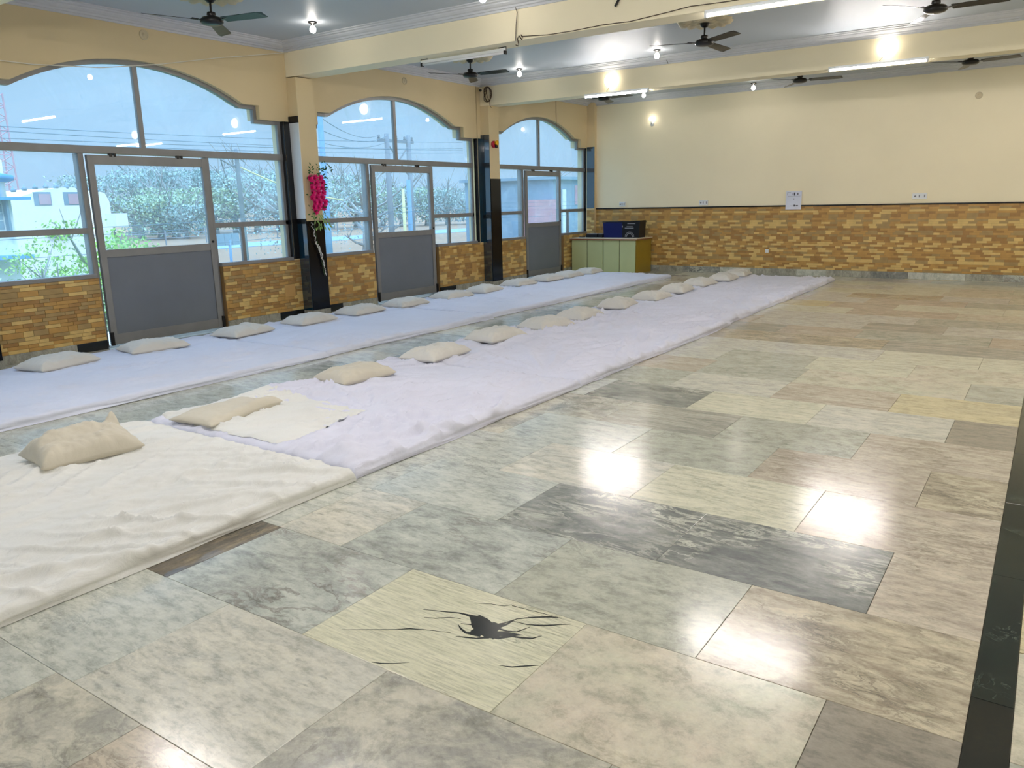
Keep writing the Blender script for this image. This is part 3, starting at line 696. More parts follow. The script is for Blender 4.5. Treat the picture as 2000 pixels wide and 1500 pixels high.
for i, (x, y, a, lab) in enumerate(fans):
    o = fp if i == 0 else copy_tree(fp)
    o.location = (x, y, 3.32); o.rotation_euler = (0, 0, math.radians(a)); o['label'] = lab; o['group'] = 'ceiling fans'
    # plaster rosette on the ceiling over each fan
    ro = MB(); n = 48; prof = [(.05, 0), (.06, -.03), (.13, -.032), (.15, -.018), (.2, -.02), (.235, -.04), (.29, -.034), (.315, -.012), (.325, 0)]
    vs = []; fs = []
    for j, (r_, z_) in enumerate(prof):
        for k in range(n):
            th = 2 * math.pi * k / n; rr_ = r_ * (1 + (.05 * math.cos(12 * th) if j > 4 else 0)); zz = z_ * (1 + (.35 * math.cos(12 * th) if 2 < j < 8 else 0))
            vs.append((x + rr_ * math.cos(th), y + rr_ * math.sin(th), ZC + zz))
    for j in range(len(prof) - 1):
        for k in range(n): fs.append((j * n + k, j * n + (k + 1) % n, (j + 1) * n + (k + 1) % n, (j + 1) * n + k))
    ro.add(vs, fs, True).build('rosette', M['rosette'], ceiling)

# ================================================================ SMALL THINGS ON WALLS AND BEAMS
def disc_cover(c, axis, label, r=.055):
    mb = MB().lathe([(r, 0), (r, .008), (r * .8, .014), (r * .72, .006), (r * .35, .008), (r * .3, .016), (0, .016)], (0, 0, 0), 24, axis=axis)
    sgn = 1 if axis == 'x' else -1
    mb.v = [(c[0] + v[0] * (sgn if axis == 'x' else 1), c[1] + v[1] * (-1 if axis == 'y' else 1), c[2] + v[2]) for v in mb.v]
    o = mb.build('round_cover', M['rosette'], loc=c); tag(o, label, 'cover', 'round junction covers')
disc_cover((XW, 5.46, 3.39), 'x', 'round cover plate on the wall above the first arch')
disc_cover((XW, 9.76, 3.36), 'x', 'round cover plate on the wall above the second arch')
disc_cover((-1.29, YF, 3.05), 'y', 'round cover plate high on the far cream wall')
def switch(x, z, w, label):
    r = empty('switch_board', (x, YF, z), label=label, cat='switch', group='switch boards on the far wall')
    MB().bbox(x - w / 2, x + w / 2, YF - .03, YF, z - .05, z + .05, .006).build('plate', M['white_plastic'], r)
    for k in range(4): MB().bbox(x - w * .05 + k * w * .12, x + w * .03 + k * w * .12, YF - .037, YF - .028, z - .02, z + .025, .002).build('rocker', M['grey_print'] if k in (0, 3) else M['white_plastic'], r)
    MB().lathe([(.016, 0), (.016, -.006), (0, -.006)], (x - w * .3, YF - .03, z), 12, axis='y').build('socket', M['grey_print'], r)
switch(-5.96, 1.40, .18, 'white switch board left of the paper on the far wall')
switch(-2.03, 1.445, .23, 'white switch board above the black rail, apart from the paper')
switch(-7.78, 1.40, .14, 'pale switch board above the counter box')
po = empty('notice_paper', (-4.17, YF - .03, 1.42), label='white printed paper stuck across the black rail of the far wall', cat='paper')
pa, pb = -4.32, -4.03
MB().box(pa, pb, YF - .036, YF - .034, 1.245, 1.585).build('sheet', M['paper'], po)
pr_ = MB()
for (u0, u1, v0, v1) in [(.08, .1, .06, .22), (.1, .3, .06, .07), (.42, .47, .1, .22), (.5, .58, .08, .24), (.72, .78, .1, .2), (.1, .92, .27, .28), (.5, .54, .4, .46), (.52, .62, .74, .84), (.65, .8, .77, .83), (.3, .48, .8, .82)]:
    pr_.box(pa + (pb - pa) * u0, pa + (pb - pa) * u1, YF - .037, YF - .0362, 1.585 - .34 * v1, 1.585 - .34 * v0)
pr_.build('print', M['ink'], po, kind='stuff')
MB().bbox(-4.67, -4.60, YF - .02, YF - .011, .42, .49, .004).build('sticker', M['white_plastic'], label='small white sticker on the brick-look tiles of the far wall', cat='sticker')
for (y, z, w, lab) in ((7.19, .38, .18, 'tan cover plate on the tiles beside the first black pillar'), (11.40, .36, .13, 'tan cover plate on the tiles beside the second black pillar')):
    MB().bbox(XW - .004, XW + .008, y - w / 2, y + w / 2, z - .085, z + .085, .004).build('cover_plate', M['outlet_y'], label=lab, cat='cover plate', group='tan cover plates')
# siren on the second pillar
sr_ = empty('siren', (-8.42, 11.80, 2.50), label='red and yellow siren high on the second pillar', cat='siren')
c = Vector((-8.408, 11.82, 2.50))
MB().lathe([(.06, 0), (.062, .03), (.045, .04), (0, .04)], c, 20, axis='x').build('base', M['red'], sr_)
MB().lathe([(.036, .04), (.042, .08), (.03, .09), (0, .09)], c + Vector((0, .02, .025)), 16, axis='x').build('horn', M['yellow_p'], sr_)
MB().lathe([(.03, .04), (.03, .07), (0, .07)], c + Vector((0, .02, -.035)), 16, axis='x').build('mouth', M['black_metal'], sr_)
# camera and cable coil at the top of the second pillar
cc_ = empty('security_camera', (-8.5, 11.66, 3.40), label='small security camera under the corner of the second beam', cat='camera')
MB().bbox(-8.585, -8.52, 11.68, 11.72, 3.40, 3.46, .005).build('bracket', M['rosette'], cc_)
MB().tube([(-8.555, 11.72, 3.43), (-8.50, 11.62, 3.405), (-8.48, 11.585, 3.39)], [.03, .032, .034], 14).build('body', M['rosette'], cc_)
MB().tube([(-8.482, 11.588, 3.392), (-8.478, 11.578, 3.389)], .024, 14).build('lens', M['black_metal'], cc_)
co = MB()
for j in range(6):
    pts = [(-8.39 + .014 * math.sin(3 * th + j) + (.062 + .003 * j) * math.cos(th), 11.69 - .008 * j, 3.32 + (.115 + .002 * j) * math.sin(th)) for th in [2 * math.pi * k / 28 for k in range(29)]]
    co.tube(pts, .005, 6)
co.tube([(-8.45, 11.70, 3.40), (-8.42, 11.69, 3.3), (-8.38, 11.70, 3.22), (-8.37, 11.70, 3.14), (-8.34, 11.70, 3.10)], .004, 6)
co.build('cable_coil', M['wire'], label='coil of brown cable hanging beside the security camera', cat='cable')
# hook and wires on the first beam
hk = [at(px, py, 1, 7.405) for px, py in [(1018, 68), (1021, 72), (1020, 78), (1014, 70), (1011, 76), (1013, 84), (1012, 90), (1008, 88)]]
MB().tube([(p.x, 7.40, p.z) for p in hk], .006, 6).build('hook', M['wire'], label='bent iron hook at the lower edge of the first beam', cat='hook')
wr = [at(px, py, 1, 7.41) for px, py in [(1018, 71), (1070, 68), (1120, 60), (1180, 48), (1230, 42), (1300, 25), (1350, 12), (1420, 3), (1500, -10)]]
w1 = empty('beam_wire', (wr[0].x, 7.41, wr[0].z), label='thin brown wire running along the face of the first beam', cat='wire')
MB().tube([(p.x, 7.41, p.z) for p in wr], .004, 6).build('long_wire', M['wire'], w1)
wr = [at(px, py, 1, 7.41) for px, py in [(1002, -8), (1006, 10), (1011, 24), (1009, 50), (1008, 80)]]
MB().tube([(p.x, 7.40, p.z) for p in wr], .004, 6).build('drop_wire', M['wire'], w1)
q = at(1206, 6, 1, 7.41)
MB().tube([(q.x - .02, 7.40, q.z - .03), (q.x + .02, 7.40, q.z + .03)], .012, 8).build('wall_plug', M['black_metal'], label='small black plug stuck in the face of the first beam', cat='plug')
st = [(-8.57, 3.45, 2.93), (-8.56, 4.2, 2.93), (-8.56, 4.9, 2.98), (-8.56, 5.6, 3.10), (-8.56, 6.4, 3.27), (-8.55, 7.0, 3.38), (-8.5, 7.40, 3.455)]
MB().tube(st, .005, 6).build('string', M['string'], label='white string sagging across the first arch', cat='string')
wq = [at(px, py, 1, 11.71) for px, py in [(1296, 103), (1302, 106), (1305, 118), (1308, 125)]]
MB().tube([(p.x, 11.70 - .05, p.z) for p in wq], .004, 6).build('cornice_wire', M['wire'], label='short loose wire at the cornice near the middle fan', cat='wire')
MB().tube([(XW + .005, 14.3, 3.46), (XW + .006, 14.3, 3.2), (XW + .005, 14.31, 2.97)], .0035, 6).build('wall_wire', M['wire'], label='thin wire down the wall above the third arch', cat='wire')

# ================================================================ COUNTER AND WHAT STANDS ON IT
ct = empty('counter', (-7.8, 15.2, 0), label='olive green counter with mustard side and cream top in the far corner', cat='counter')
cx0, cx1, cy0, cy1 = -8.56, -7.04, 14.84, 15.565
MB().bbox(cx0, cx1 - .02, cy0 + .02, cy1, .03, .685, .003).build('carcass', M['black_trim'], ct)
for k in range(4):
    a = cx0 + (cx1 - cx0) * k / 4; b2 = cx0 + (cx1 - cx0) * (k + 1) / 4
    MB().bbox(a + .007, b2 - .007, cy0, cy0 + .02, .015, .68, .003).build('door', M['cabinet'], ct)
MB().bbox(cx1 - .02, cx1, cy0, cy1, 0, .685, .003).build('side_panel', M['cabinet_side'], ct)
MB().bbox(cx0 - .02, cx1 + .03, cy0 - .04, cy1 + .01, .705, .722, .004).build('top', M['counter'], ct)
MB().bbox(cx0 - .018, cx1 + .025, cy0 - .036, cy1 + .01, .68, .705, .003).build('edge_band', M['counter_edge'], ct)
bx = empty('carton', (-7.5, 15.25, .722), label='dark blue and black carton on the counter', cat='box')
R_ = Matrix.Rotation(-.02, 3, 'Z')
for nm, m, a, b2 in (('blue_half', 'box_blue', -7.93, -7.50), ('black_half', 'box_black', -7.50, -7.12)):
    MB().prism([(a, .722), (b2, .722), (b2 + (.02 if nm[1] == 'l' and nm[0:3] == 'bla' else 0), 1.04 + (b2 + 7.93) * .035), (a - (.02 if nm[:4] == 'blue' else 0), 1.03 + (a + 7.93) * .035)], 15.12, 15.42, 1).build(nm, M[m], bx)
MB().bbox(-7.96, -7.09, 15.11, 15.43, 1.035, 1.05, .003).build('lid', M['box_black'], bx)
gp = MB()
for k in range(11):
    th = math.pi * (k + .5) / 11
    for r_ in (.07, .10):
        p = Vector((-7.33 + r_ * math.cos(th), 15.117, .735 + r_ * math.sin(th))); gp.box(p.x - .007, p.x + .007, 15.117, 15.12, p.z - .012, p.z + .012)
gp.box(-7.44, -7.24, 15.117, 15.12, .905, .925); gp.box(-7.40, -7.26, 15.117, 15.12, .945, .955); gp.box(-7.38, -7.20, 15.117, 15.12, 1.0, 1.02)
gp.box(-7.505, -7.485, 15.116, 15.12, .93, .965); gp.build('print', M['grey_print'], bx, kind='stuff')
for x0, x1, lab in ((-8.34, -8.07, 'flat dark tray on the counter beside the pale tray'), (-8.05, -7.94, 'grey flat case on the counter touching the carton')):
    t_ = empty('flat_case', ((x0 + x1) / 2, 15.2, .722), label=lab, cat='case')
    MB().bbox(x0, x1, 15.08, 15.32, .722, .785, .006).build('body', M['box_black'], t_)
    MB().bbox(x0 + .01, x1 - .01, 15.09, 15.31, .785, .80, .005).build('lid', M['panel'], t_)
MB().tube([(-8.52, 15.1, .728), (-8.47, 15.06, .73), (-8.42, 15.08, .728), (-8.38, 15.12, .728)], .008, 8).build('cable', M['box_black'], label='short black cable end on the counter by the door', cat='cable')

# ================================================================ FLOWER GARLAND ON THE FIRST PILLAR
ga = empty('flower_garland', (-8.40, 7.58, 1.65), label='pink flower garland with green leaves and trailing white blossom on a pillar', cat='garland')
def flower(c, r, seed):
    q = random.Random(seed); mb = MB()
    for ring, (n, tilt, rr_) in enumerate(((5, 1.15, .45), (6, .8, .75), (7, .35, 1.0))):
        for k in range(n):
            th = 2 * math.pi * (k + .5 * ring) / n + q.random() * .3; L = r * rr_; w = L * .62
            d = Vector((math.sin(tilt), math.cos(th) * math.cos(tilt), math.sin(th) * math.cos(tilt)))
            s_ = Vector((0, -math.sin(th), math.cos(th)))
            o = Vector(c); pts = [o, o + d * L * .5 + s_ * w * .5, o + d * L * .95 + s_ * w * .4 + Vector((.3 * L * .3, 0, 0)), o + d * L + Vector((.002, 0, 0)), o + d * L * .95 - s_ * w * .4 + Vector((.3 * L * .3, 0, 0)), o + d * L * .5 - s_ * w * .5]
            mb.add(pts, [(0, 1, 2, 3), (0, 3, 4, 5)], False)
    return mb
q = random.Random(4)
for i in range(22):
    row, colm = divmod(i, 3); z = 1.87 - row * .064; y = 7.485 + colm * .088 + (row % 2) * .022 + row * .004
    if row == 7: z += .01; y = 7.53
    flower((-8.37 + q.random() * .03, y, z), .054, i).build('bloom', M['petal'], ga, fix=False)
def leaves(spots, mat, name, size, kind=None):
    mb = MB()
    for (x, y, z, a) in spots:
        d = Vector((q.uniform(-.2, .5), math.cos(a), math.sin(a))).normalized(); s_ = d.cross(Vector((1, 0, .2))).normalized(); o = Vector((x, y, z)); L = size * q.uniform(.7, 1.3)
        mb.add([o, o + d * L * .5 + s_ * L * .2, o + d * L, o + d * L * .5 - s_ * L * .2], [(0, 1, 2, 3)])
    mb.build(name, mat, ga, fix=False, kind=kind)
sp = []
for i in range(60):
    z = q.uniform(1.34, 2.0); side = -1 if q.random() < .55 else 1
    y = 7.60 + side * q.uniform(.05, .15 if side < 0 else .12); sp.append((-8.36 + q.uniform(-.02, .06), y, z, q.uniform(-.8, .8) + (math.pi if side < 0 else 0)))
for i in range(34): sp.append((-8.35 + q.uniform(-.02, .08), q.uniform(7.46, 7.84), q.uniform(1.88, 2.06), q.uniform(.2, 2.9)))
leaves(sp, M['leaf'], 'leaves', .05, 'stuff')
leaves([(-8.36 + q.uniform(0, .05), q.uniform(7.48, 7.78), q.uniform(1.22, 1.42), q.uniform(-2.4, -.7)) for i in range(40)], M['leafp'], 'pale_leaves', .06, 'stuff')
bl = MB(); sp = []
for j, (ya, yb, za, zb) in enumerate(((7.47, 7.52, 1.28, 1.0), (7.52, 7.60, 1.02, .84), (7.56, 7.64, .98, .70), (7.60, 7.66, .84, .56))):
    for i in range(14):
        t = i / 13; c = Vector((-8.385 + q.uniform(0, .02), ya + (yb - ya) * t + q.uniform(-.012, .012), za + (zb - za) * t)); r_ = q.uniform(.009, .016)
        for k in range(4):
            th = k * math.pi / 2 + q.random(); d = Vector((.4, math.cos(th), math.sin(th))) * r_; s_ = Vector((0, -math.sin(th), math.cos(th))) * r_ * .5
            bl.add([c, c + d * .6 + s_, c + d, c + d * .6 - s_], [(0, 1, 2, 3)])
bl.build('white_blossom', M['whitefl'], ga, fix=False, kind='stuff')
MB().tube([(-8.39, 7.52, 1.9), (-8.39, 7.55, 1.5), (-8.395, 7.53, 1.2), (-8.395, 7.6, .85), (-8.395, 7.65, .55)], .003, 5).build('stem', M['leaf'], ga)

# ================================================================ MATTRESSES UNDER SHEETS
def sheet(name, x0, x1, y0, y1, mat, seed, label, group, top=.062, res=.022, amp=1.0, fold=None, lap=0.0):
    r = .032; ns = 7
    prof = []                                            # across the bed: (x, z, nx, nz, topness)
    for i in range(ns): t = i / (ns - 1); prof.append((x0 - .006 * (1 - t), .002 + (top - r - .002) * t, -1, 0, 0))
    for i in range(1, 6): a = math.pi / 2 * i / 5; prof.append((x0 + r - r * math.cos(a), top - r + r * math.sin(a), -math.cos(a), math.sin(a), i / 5))
    nx = int((x1 - x0 - 2 * r) / res)
    for i in range(1, nx): prof.append((x0 + r + (x1 - x0 - 2 * r) * i / nx, top, 0, 1, 1))
    for i in range(5, -1, -1): a = math.pi / 2 * i / 5; prof.append((x1 - r + r * math.cos(a), top - r + r * math.sin(a), math.cos(a), math.sin(a), i / 5))
    for i in range(ns - 2, -1, -1): t = i / (ns - 1); prof.append((x1 + .006 * (1 - t), .002 + (top - r - .002) * t, 1, 0, 0))
    P = np.array(prof); n = len(P); ny = int((y1 - y0) / res); Y = np.linspace(y0, y1, ny)
    X = np.repeat(P[None, :, 0], ny, 0); Z = np.repeat(P[None, :, 1], ny, 0); NX = np.repeat(P[None, :, 2], ny, 0); NZ = np.repeat(P[None, :, 3], ny, 0); T = np.repeat(P[None, :, 4], ny, 0)
    YY = np.repeat(Y[:, None], n, 1)
    h = np.zeros_like(X)
    for k, (ang, f, st_, am) in enumerate(((1.15, 4.0, 6.0, .020), (.65, 5.5, 6.0, .015), (1.9, 5.0, 5.0, .012), (1.4, 9.0, 5.0, .008), (.9, 13.0, 4.0, .005))):
        a = ang + .5 * perlin(X * .5 + 7, YY * .35 + k, seed + 20)
        u = X * np.cos(ang) + YY * np.sin(ang); v = -X * np.sin(ang) + YY * np.cos(ang)
        u = u + .25 * perlin(X * 1.3, YY * .9, seed + 40 + k); v = v + .12 * perlin(X * 1.1 + 3, YY * 1.1, seed + 60 + k)
        nn = perlin(u * f / st_, v * f, seed + k)
        ridge = np.clip(1 - np.abs(nn) * 6.0, 0, 1) ** 1.6
        msk = np.clip(perlin(X * .8 + 11 * k, YY * .6, seed + 80 + k) * 3.0 + .35, 0, 1)
        h += am * ridge * msk
    h *= 1.5
    h += .006 * perlin(X * 9, YY * 7, seed + 5) + .012 * perlin(X * 1.8, YY * 1.2, seed + 6)
    if fold:
        for (fx, fy, spread, sgn) in fold:               # folds that fan out from a gathered spot
            dx, dy = X - fx, YY - fy; rr_ = np.hypot(dx, dy); th = np.arctan2(dy, dx)
            h += .016 * np.clip(np.sin(th * 17 + 2 * perlin(rr_ * 2, th * 2, seed + 9)), 0, 1) ** 2 * np.exp(-(rr_ / spread) ** 2) * np.clip(rr_ / .25, 0, 1)
    hs = .010 * perlin(YY * 1.4, P[None, :, 1] * 30 + 0 * X, seed + 7) + .007 * np.clip(1 - np.abs(perlin(YY * .9, P[None, :, 1] * 45 + YY * .8, seed + 8)) * 4, 0, 1)
    H = amp * h * T + 1.6 * hs * (1 - T)
    ef = np.clip((YY - y0) / .12, 0, 1) * np.clip((y1 - YY) / .12, 0, 1); H = H * (.15 + .85 * ef)
    X = X + NX * H; Z = np.maximum(Z + NZ * H, .0015)
    wob = .022 * perlin(YY * .8, 0 * YY + seed, seed + 13) + .010 * perlin(YY * 2.6, 0 * YY, seed + 14)
    side = np.clip((np.abs(P[None, :, 0] - (x0 + x1) / 2) / ((x1 - x0) / 2)), 0, 1) ** 6 * np.sign(P[None, :, 0] - (x0 + x1) / 2)
    X = X + wob * side
    # rounded ends
    for e in range(4):
        a = math.pi / 2 * e / 4; zf = math.sin(a) if e else 0.02; yo = .03 * (1 - math.sin(a)) + 0
        for row, yy_, sg in ((e, y0, 1), (ny - 1 - e, y1, -1)):
            zf2 = max(zf, lap / top if lap else 0)
            Z[row] *= zf2; YY[row] = yy_ + sg * .03 * (1 - math.cos(a))
    Z = np.maximum(Z, .001)
    # slight pinch where the sheet is tucked at each end
    V = np.stack([X, YY, Z], -1).reshape(-1, 3)
    c = Vector(((x0 + x1) / 2, (y0 + y1) / 2, 0)); V = V - np.array(c)
    I = np.arange(ny * n).reshape(ny, n)
    F = np.stack([I[:-1, :-1], I[:-1, 1:], I[1:, 1:], I[1:, :-1]], -1).reshape(-1, 4)
    me = bpy.data.meshes.new(name); me.from_pydata(V.tolist(), [], F.tolist()); me.materials.append(mat)
    me.polygons.foreach_set('use_smooth', [True] * len(F)); me.update()
    o = bpy.data.objects.new(name, me); o.location = c; link(o); tag(o, label, 'mattress', group)
    return o, (X, YY, Z)
G1, G2 = 'sheeted mattresses of the middle row', 'sheeted mattresses along the window wall'
sheet('floor_mattress', -5.16, -3.085, -.6, 2.93, M['sheet_c'], 11, 'cream-sheeted floor mattress nearest the camera, under the upturned-corner cushion', G1, res=.013, amp=1.15, fold=[(-3.2, 2.8, .9, 1)])
second = sheet('floor_mattress', -5.14, -3.10, 2.94, 5.5, M['sheet_w'], 23, 'wrinkled white mattress second from the camera in the middle row', G1, res=.015, amp=1.5, fold=[(-3.9, 3.9, 1.2, 1)])
sheet('floor_mattress', -5.14, -3.10, 5.51, 9.2, M['sheet_w'], 31, 'long creased lavender-white mattress in the middle of the middle row', G1, res=.017, amp=1.7, fold=[(-3.5, 5.6, 1.6, 1)])
sheet('floor_mattress', -5.13, -3.16, 9.21, 14.85, M['sheet_w'], 47, 'lavender-white mattress of the middle row ending by the far wall', G1, res=.024, amp=1.4, fold=[(-3.6, 12.0, .9, 1)])
sheet('floor_mattress', -8.12, -5.98, .9, 5.42, M['sheet_b'], 53, 'bluish white mattress in front of the first door along the windows', G2, res=.022, amp=.8)
sheet('floor_mattress', -8.12, -6.02, 5.43, 8.38, M['sheet_b'], 59, 'bluish white mattress in front of the pillar with flowers', G2, res=.024, amp=.8)
sheet('floor_mattress', -8.10, -6.08, 8.39, 14.42, M['sheet_b'], 61, 'bluish white mattress along the windows ending at the green counter', G2, res=.028, amp=.8)
# the cream sheet of the first mattress runs on over part of the second one
def overlap(fields):
    X, Y, Z = fields; msk_r = (Y[:, 0] < 3.93); nx_ = int(X.shape[1] * .62)
    k0 = 5; Xs, Ys, Zs = X[k0:][msk_r[k0:], 12:nx_].copy(), Y[k0:][msk_r[k0:], 12:nx_].copy(), Z[k0:][msk_r[k0:], 12:nx_].copy()
    ny_, nn_ = Xs.shape
    Zs += .014 + .002 * np.clip(1 - np.abs(perlin(Xs * 2 + Ys * 2, Ys * 7 - Xs * 5, 9)) * 4, 0, 1)
    edge = np.minimum(np.minimum(np.arange(nn_)[::-1][None, :], np.arange(ny_)[::-1][:, None]), np.arange(ny_)[:, None]); Zs -= np.where(edge == 0, .013, np.where(edge == 1, .004, 0))
    Ys += .05 * perlin(Xs * 1.5, Ys * .5, 4) * (Ys - 2.94) - .10 * (Xs + 4.9) * (Ys - 2.94); Xs += .10 * perlin(Ys * 2, Xs * 1.0, 6) * np.clip(Xs + 5.0, 0, 1)
    V = np.stack([Xs, Ys, Zs], -1).reshape(-1, 3) - np.array((-4.4, 3.4, .07)); I = np.arange(nn_ * ny_).reshape(ny_, nn_)
    F = np.stack([I[:-1, :-1], I[:-1, 1:], I[1:, 1:], I[1:, :-1]], -1).reshape(-1, 4)
    me = bpy.data.meshes.new('loose_sheet'); me.from_pydata(V.tolist(), [], F.tolist()); me.materials.append(M['sheet_c']); me.polygons.foreach_set('use_smooth', [True] * len(F))
    o = bpy.data.objects.new('loose_sheet', me); o.location = (-4.4, 3.4, .07); link(o); tag(o, 'cream sheet spread over the second mattress under a flat cushion', 'sheet')
overlap(second[1])
# the row continues outside the frame on the window side

# ================================================================ CUSHIONS
def cushion_mesh(seed, kind='plain', a=.30, b=.205, T=.085):
    n, m = 40, 30; us = np.linspace(-1, 1, m); vs = np.linspace(-1, 1, n); U, V = np.meshgrid(us, vs)
    pin = 1 - .075 * (1 - V ** 2) ** 1.0; pin2 = 1 - .06 * (1 - U ** 2)
    X = b * U * pin; Y = a * V * pin2
    e = ((1 - np.abs(U) ** 3.2) * (1 - np.abs(V) ** 3.6)) ** .55
    wr_ = .014 * perlin(U * 2.2 + 5, V * 3, seed) + .009 * np.clip(1 - np.abs(perlin(U * 3 + V * 2, V * 4 - U * 2, seed + 1)) * 3.5, 0, 1)
    rad = .010 * np.clip(np.sin(np.arctan2(V, U) * 22 + seed), 0, 1) * np.clip(np.hypot(U, V) - .55, 0, 1) * 1.4
    top = T * e * (1 + .22 * perlin(U * 1.2, V * 1.2, seed + 2)) + (wr_ + rad) * np.clip(e * 2, 0, 1) + .024
    top += .02 * np.clip(perlin(U * .8 + 9, V * .8, seed + 4), 0, 1) * (1 - e)      # edges that lift
    bot = np.maximum(.014 - .03 * e, 0) + .0
    edge = (np.abs(U) > .999) | (np.abs(V) > .999)
    if kind == 'ear':
        d = np.hypot(U + .75, V - .80); top += .065 * np.exp(-(d / .14) ** 2); Y += .03 * np.exp(-(d / .3) ** 2); top += .02 * np.exp(-((U + .1) / .25) ** 2) * e
    if kind == 'flat': top = .024 + (top - .024) * .55 + .035 * np.exp(-((U - .8) / .25) ** 2) * np.clip(V + .6, 0, 1)
    if kind == 'dent': top -= .03 * np.exp(-((V - .1) / .14) ** 2) * e
    bot = np.where(edge, top - .006, bot)
    Vt = np.stack([X, Y, top], -1).reshape(-1, 3); Vb = np.stack([X, Y, bot], -1).reshape(-1, 3)
    I = np.arange(n * m).reshape(n, m); F = np.stack([I[:-1, :-1], I[:-1, 1:], I[1:, 1:], I[1:, :-1]], -1).reshape(-1, 4); Fb = F[:, ::-1] + n * m
    ring = list(I[0, :]) + list(I[1:, -1]) + list(I[-1, -2::-1]) + list(I[-2:0:-1, 0]); k = len(ring); Fr = [(ring[(i + 1) % k], ring[i], ring[i] + n * m, ring[(i + 1) % k] + n * m) for i in range(k)]
    me = bpy.data.meshes.new('cushion'); me.from_pydata(np.vstack([Vt, Vb]).tolist(), [], F.tolist() + Fb.tolist() + [tuple(int(v) for v in f) for f in Fr])
    me.polygons.foreach_set('use_smooth', [True] * len(me.polygons)); me.update(); return me
CM = {}
def cushion(x, y, rot, sd, kind, mat, label, group, s=(1, 1, 1), z=.072):
    key = (sd, kind, mat); me = CM.get(key)
    if me is None: me = cushion_mesh(sd, kind); me.materials.append(M[mat]); CM[key] = me
    o = bpy.data.objects.new('cushion', me); o.location = (x, y, z); o.rotation_euler = (0, 0, math.radians(rot)); o.scale = s; link(o); tag(o, label, 'cushion', group)
ordn = ['first', 'second', 'third', 'fourth', 'fifth', 'sixth', 'seventh', 'eighth', 'ninth', 'tenth', 'eleventh', 'twelfth', 'thirteenth', 'fourteenth']
GA, GB = 'cushions on the middle row of mattresses', 'cushions along the window wall'
A = [(-4.70, 2.26, -8, 'ear', 'cushion_d', (1, .95, 1.35), 'beige cushion with one corner standing up, nearest the camera'),
     (-4.72, 3.30, 6, 'flat', 'cushion_d', (1, 1.1, 1.0), 'flattened beige cushion with a raised edge on the cream loose sheet'),
     (-4.78, 4.61, -5, 'plain', 'cushion_d', (1, .95, 1), 'square beige cushion at the start of the long creased sheets'),
     (-4.78, 5.68, 4, 'dent', 'cushion', (1, 1.03, 1), 'beige cushion with a ruffled near end, third door opposite')]
A[3] = A[3][:6] + ('beige cushion with a ruffled end, between two square ones, fourth of the middle row',)
for i, y in enumerate([6.76, 7.68, 8.52, 9.64, 10.62, 11.62, 12.68, 13.66, 14.52]):
    A.append((-4.81 + .03 * ((i * 5) % 3 - 1), y, [-6, -9, 2, 8, 0, 4, -3, 3, 5][i], ['plain', 'plain', 'plain', 'dent', 'plain'][i % 5], 'cushion', (1, .97, 1.05), 'pale cushion of the middle row, %s from the camera end' % ordn[i + 4]))
A[5] = A[5][:6] + ('plump rounded cushion with gathered seams, sixth of the middle row',)
A[-1] = A[-1][:6] + ('pale cushion of the middle row nearest the far wall',)
for i, (x, y, rot, kd, mt, s_, lab) in enumerate(A): cushion(x, y, rot, i % 6 if kd != 'plain' else (i % 5) + 1, kd, mt, lab, GA, s_)
B = [(-7.74, 3.62, 10), (-7.74, 4.60, -8), (-7.70, 5.70, 8), (-7.70, 6.70, 2), (-7.74, 7.64, 4), (-7.69, 8.52, 0), (-7.68, 9.58, -4), (-7.70, 10.46, 6), (-7.72, 11.52, 0), (-7.72, 12.46, 0), (-7.70, 13.2, 0), (-7.70, 14.02, 6), (-7.84, 2.72, 3)]
Bl = ['long white cushion below the tiles before the first door', 'white cushion in front of the first door', 'white cushion with a pinched middle at the hinge side of the first door', 'white cushion in front of the pillar with flowers',
      'white cushion just past the pillar with flowers', 'white cushion in front of the second door', 'white cushion below the tiles after the second door', 'white cushion in front of the second black pillar',
      'white cushion just past the second black pillar', 'white cushion in front of the third door', 'white cushion in front of the counter, third from the row end', 'white cushion last in the window row, against the counter', 'white cushion of which only a corner shows at the picture edge']
Bl[10] = 'white cushion in the window row, next to last before the counter'
for i, ((x, y, rot), lab) in enumerate(zip(B, Bl)):
    cushion(x, y, rot, (i * 3) % 5 + 1, 'dent' if i == 2 else 'plain', 'cushion', lab, GB, (1, 1.03, .95), .068)

# ================================================================ OUTSIDE
M['ground'] = plain('dry_field', (152, 126, 100), 0.9, vary=.15, scale=.05)
M['lawn'] = plain('green_verge', (112, 130, 92), 0.9, vary=.15, scale=.4)
M['bwhite'] = plain('white_render', (226, 232, 230), 0.8, vary=.03, scale=.6); M['bblue'] = plain('blue_painted_band', (88, 160, 205), 0.7)
M['bwin'] = plain('grey_blue_window', (120, 150, 165), 0.3); M['bpink'] = plain('pink_grey_shutter', (176, 150, 158), 0.6)
M['bred'] = plain('reddish_brick_wall', (196, 150, 158), 0.8, vary=.1, scale=1); M['bgray'] = plain('blue_grey_wall', (132, 158, 176), 0.8, vary=.06)
M['mast'] = plain('red_white_mast', (190, 160, 170), 0.7); M['pole'] = plain('grey_utility_pole', (128, 136, 142), 0.8); M['poleb'] = plain('blue_grey_post', (110, 150, 185), 0.7)
M['poley'] = plain('pale_yellow_trunk', (208, 200, 150), 0.8); M['wireo'] = plain('overhead_wire', (100, 125, 140), 0.7); M['wirey'] = plain('yellow_sleeve', (220, 210, 150), 0.7)
M['t_blue'] = plain('hazy_blue_green_leaves', (162, 186, 182), 0.9, vary=.2, scale=1); M['t_green'] = plain('hazy_green_leaves', (168, 192, 160), 0.9, vary=.2, scale=1)  # distance haze is mixed into these pale leaf colours
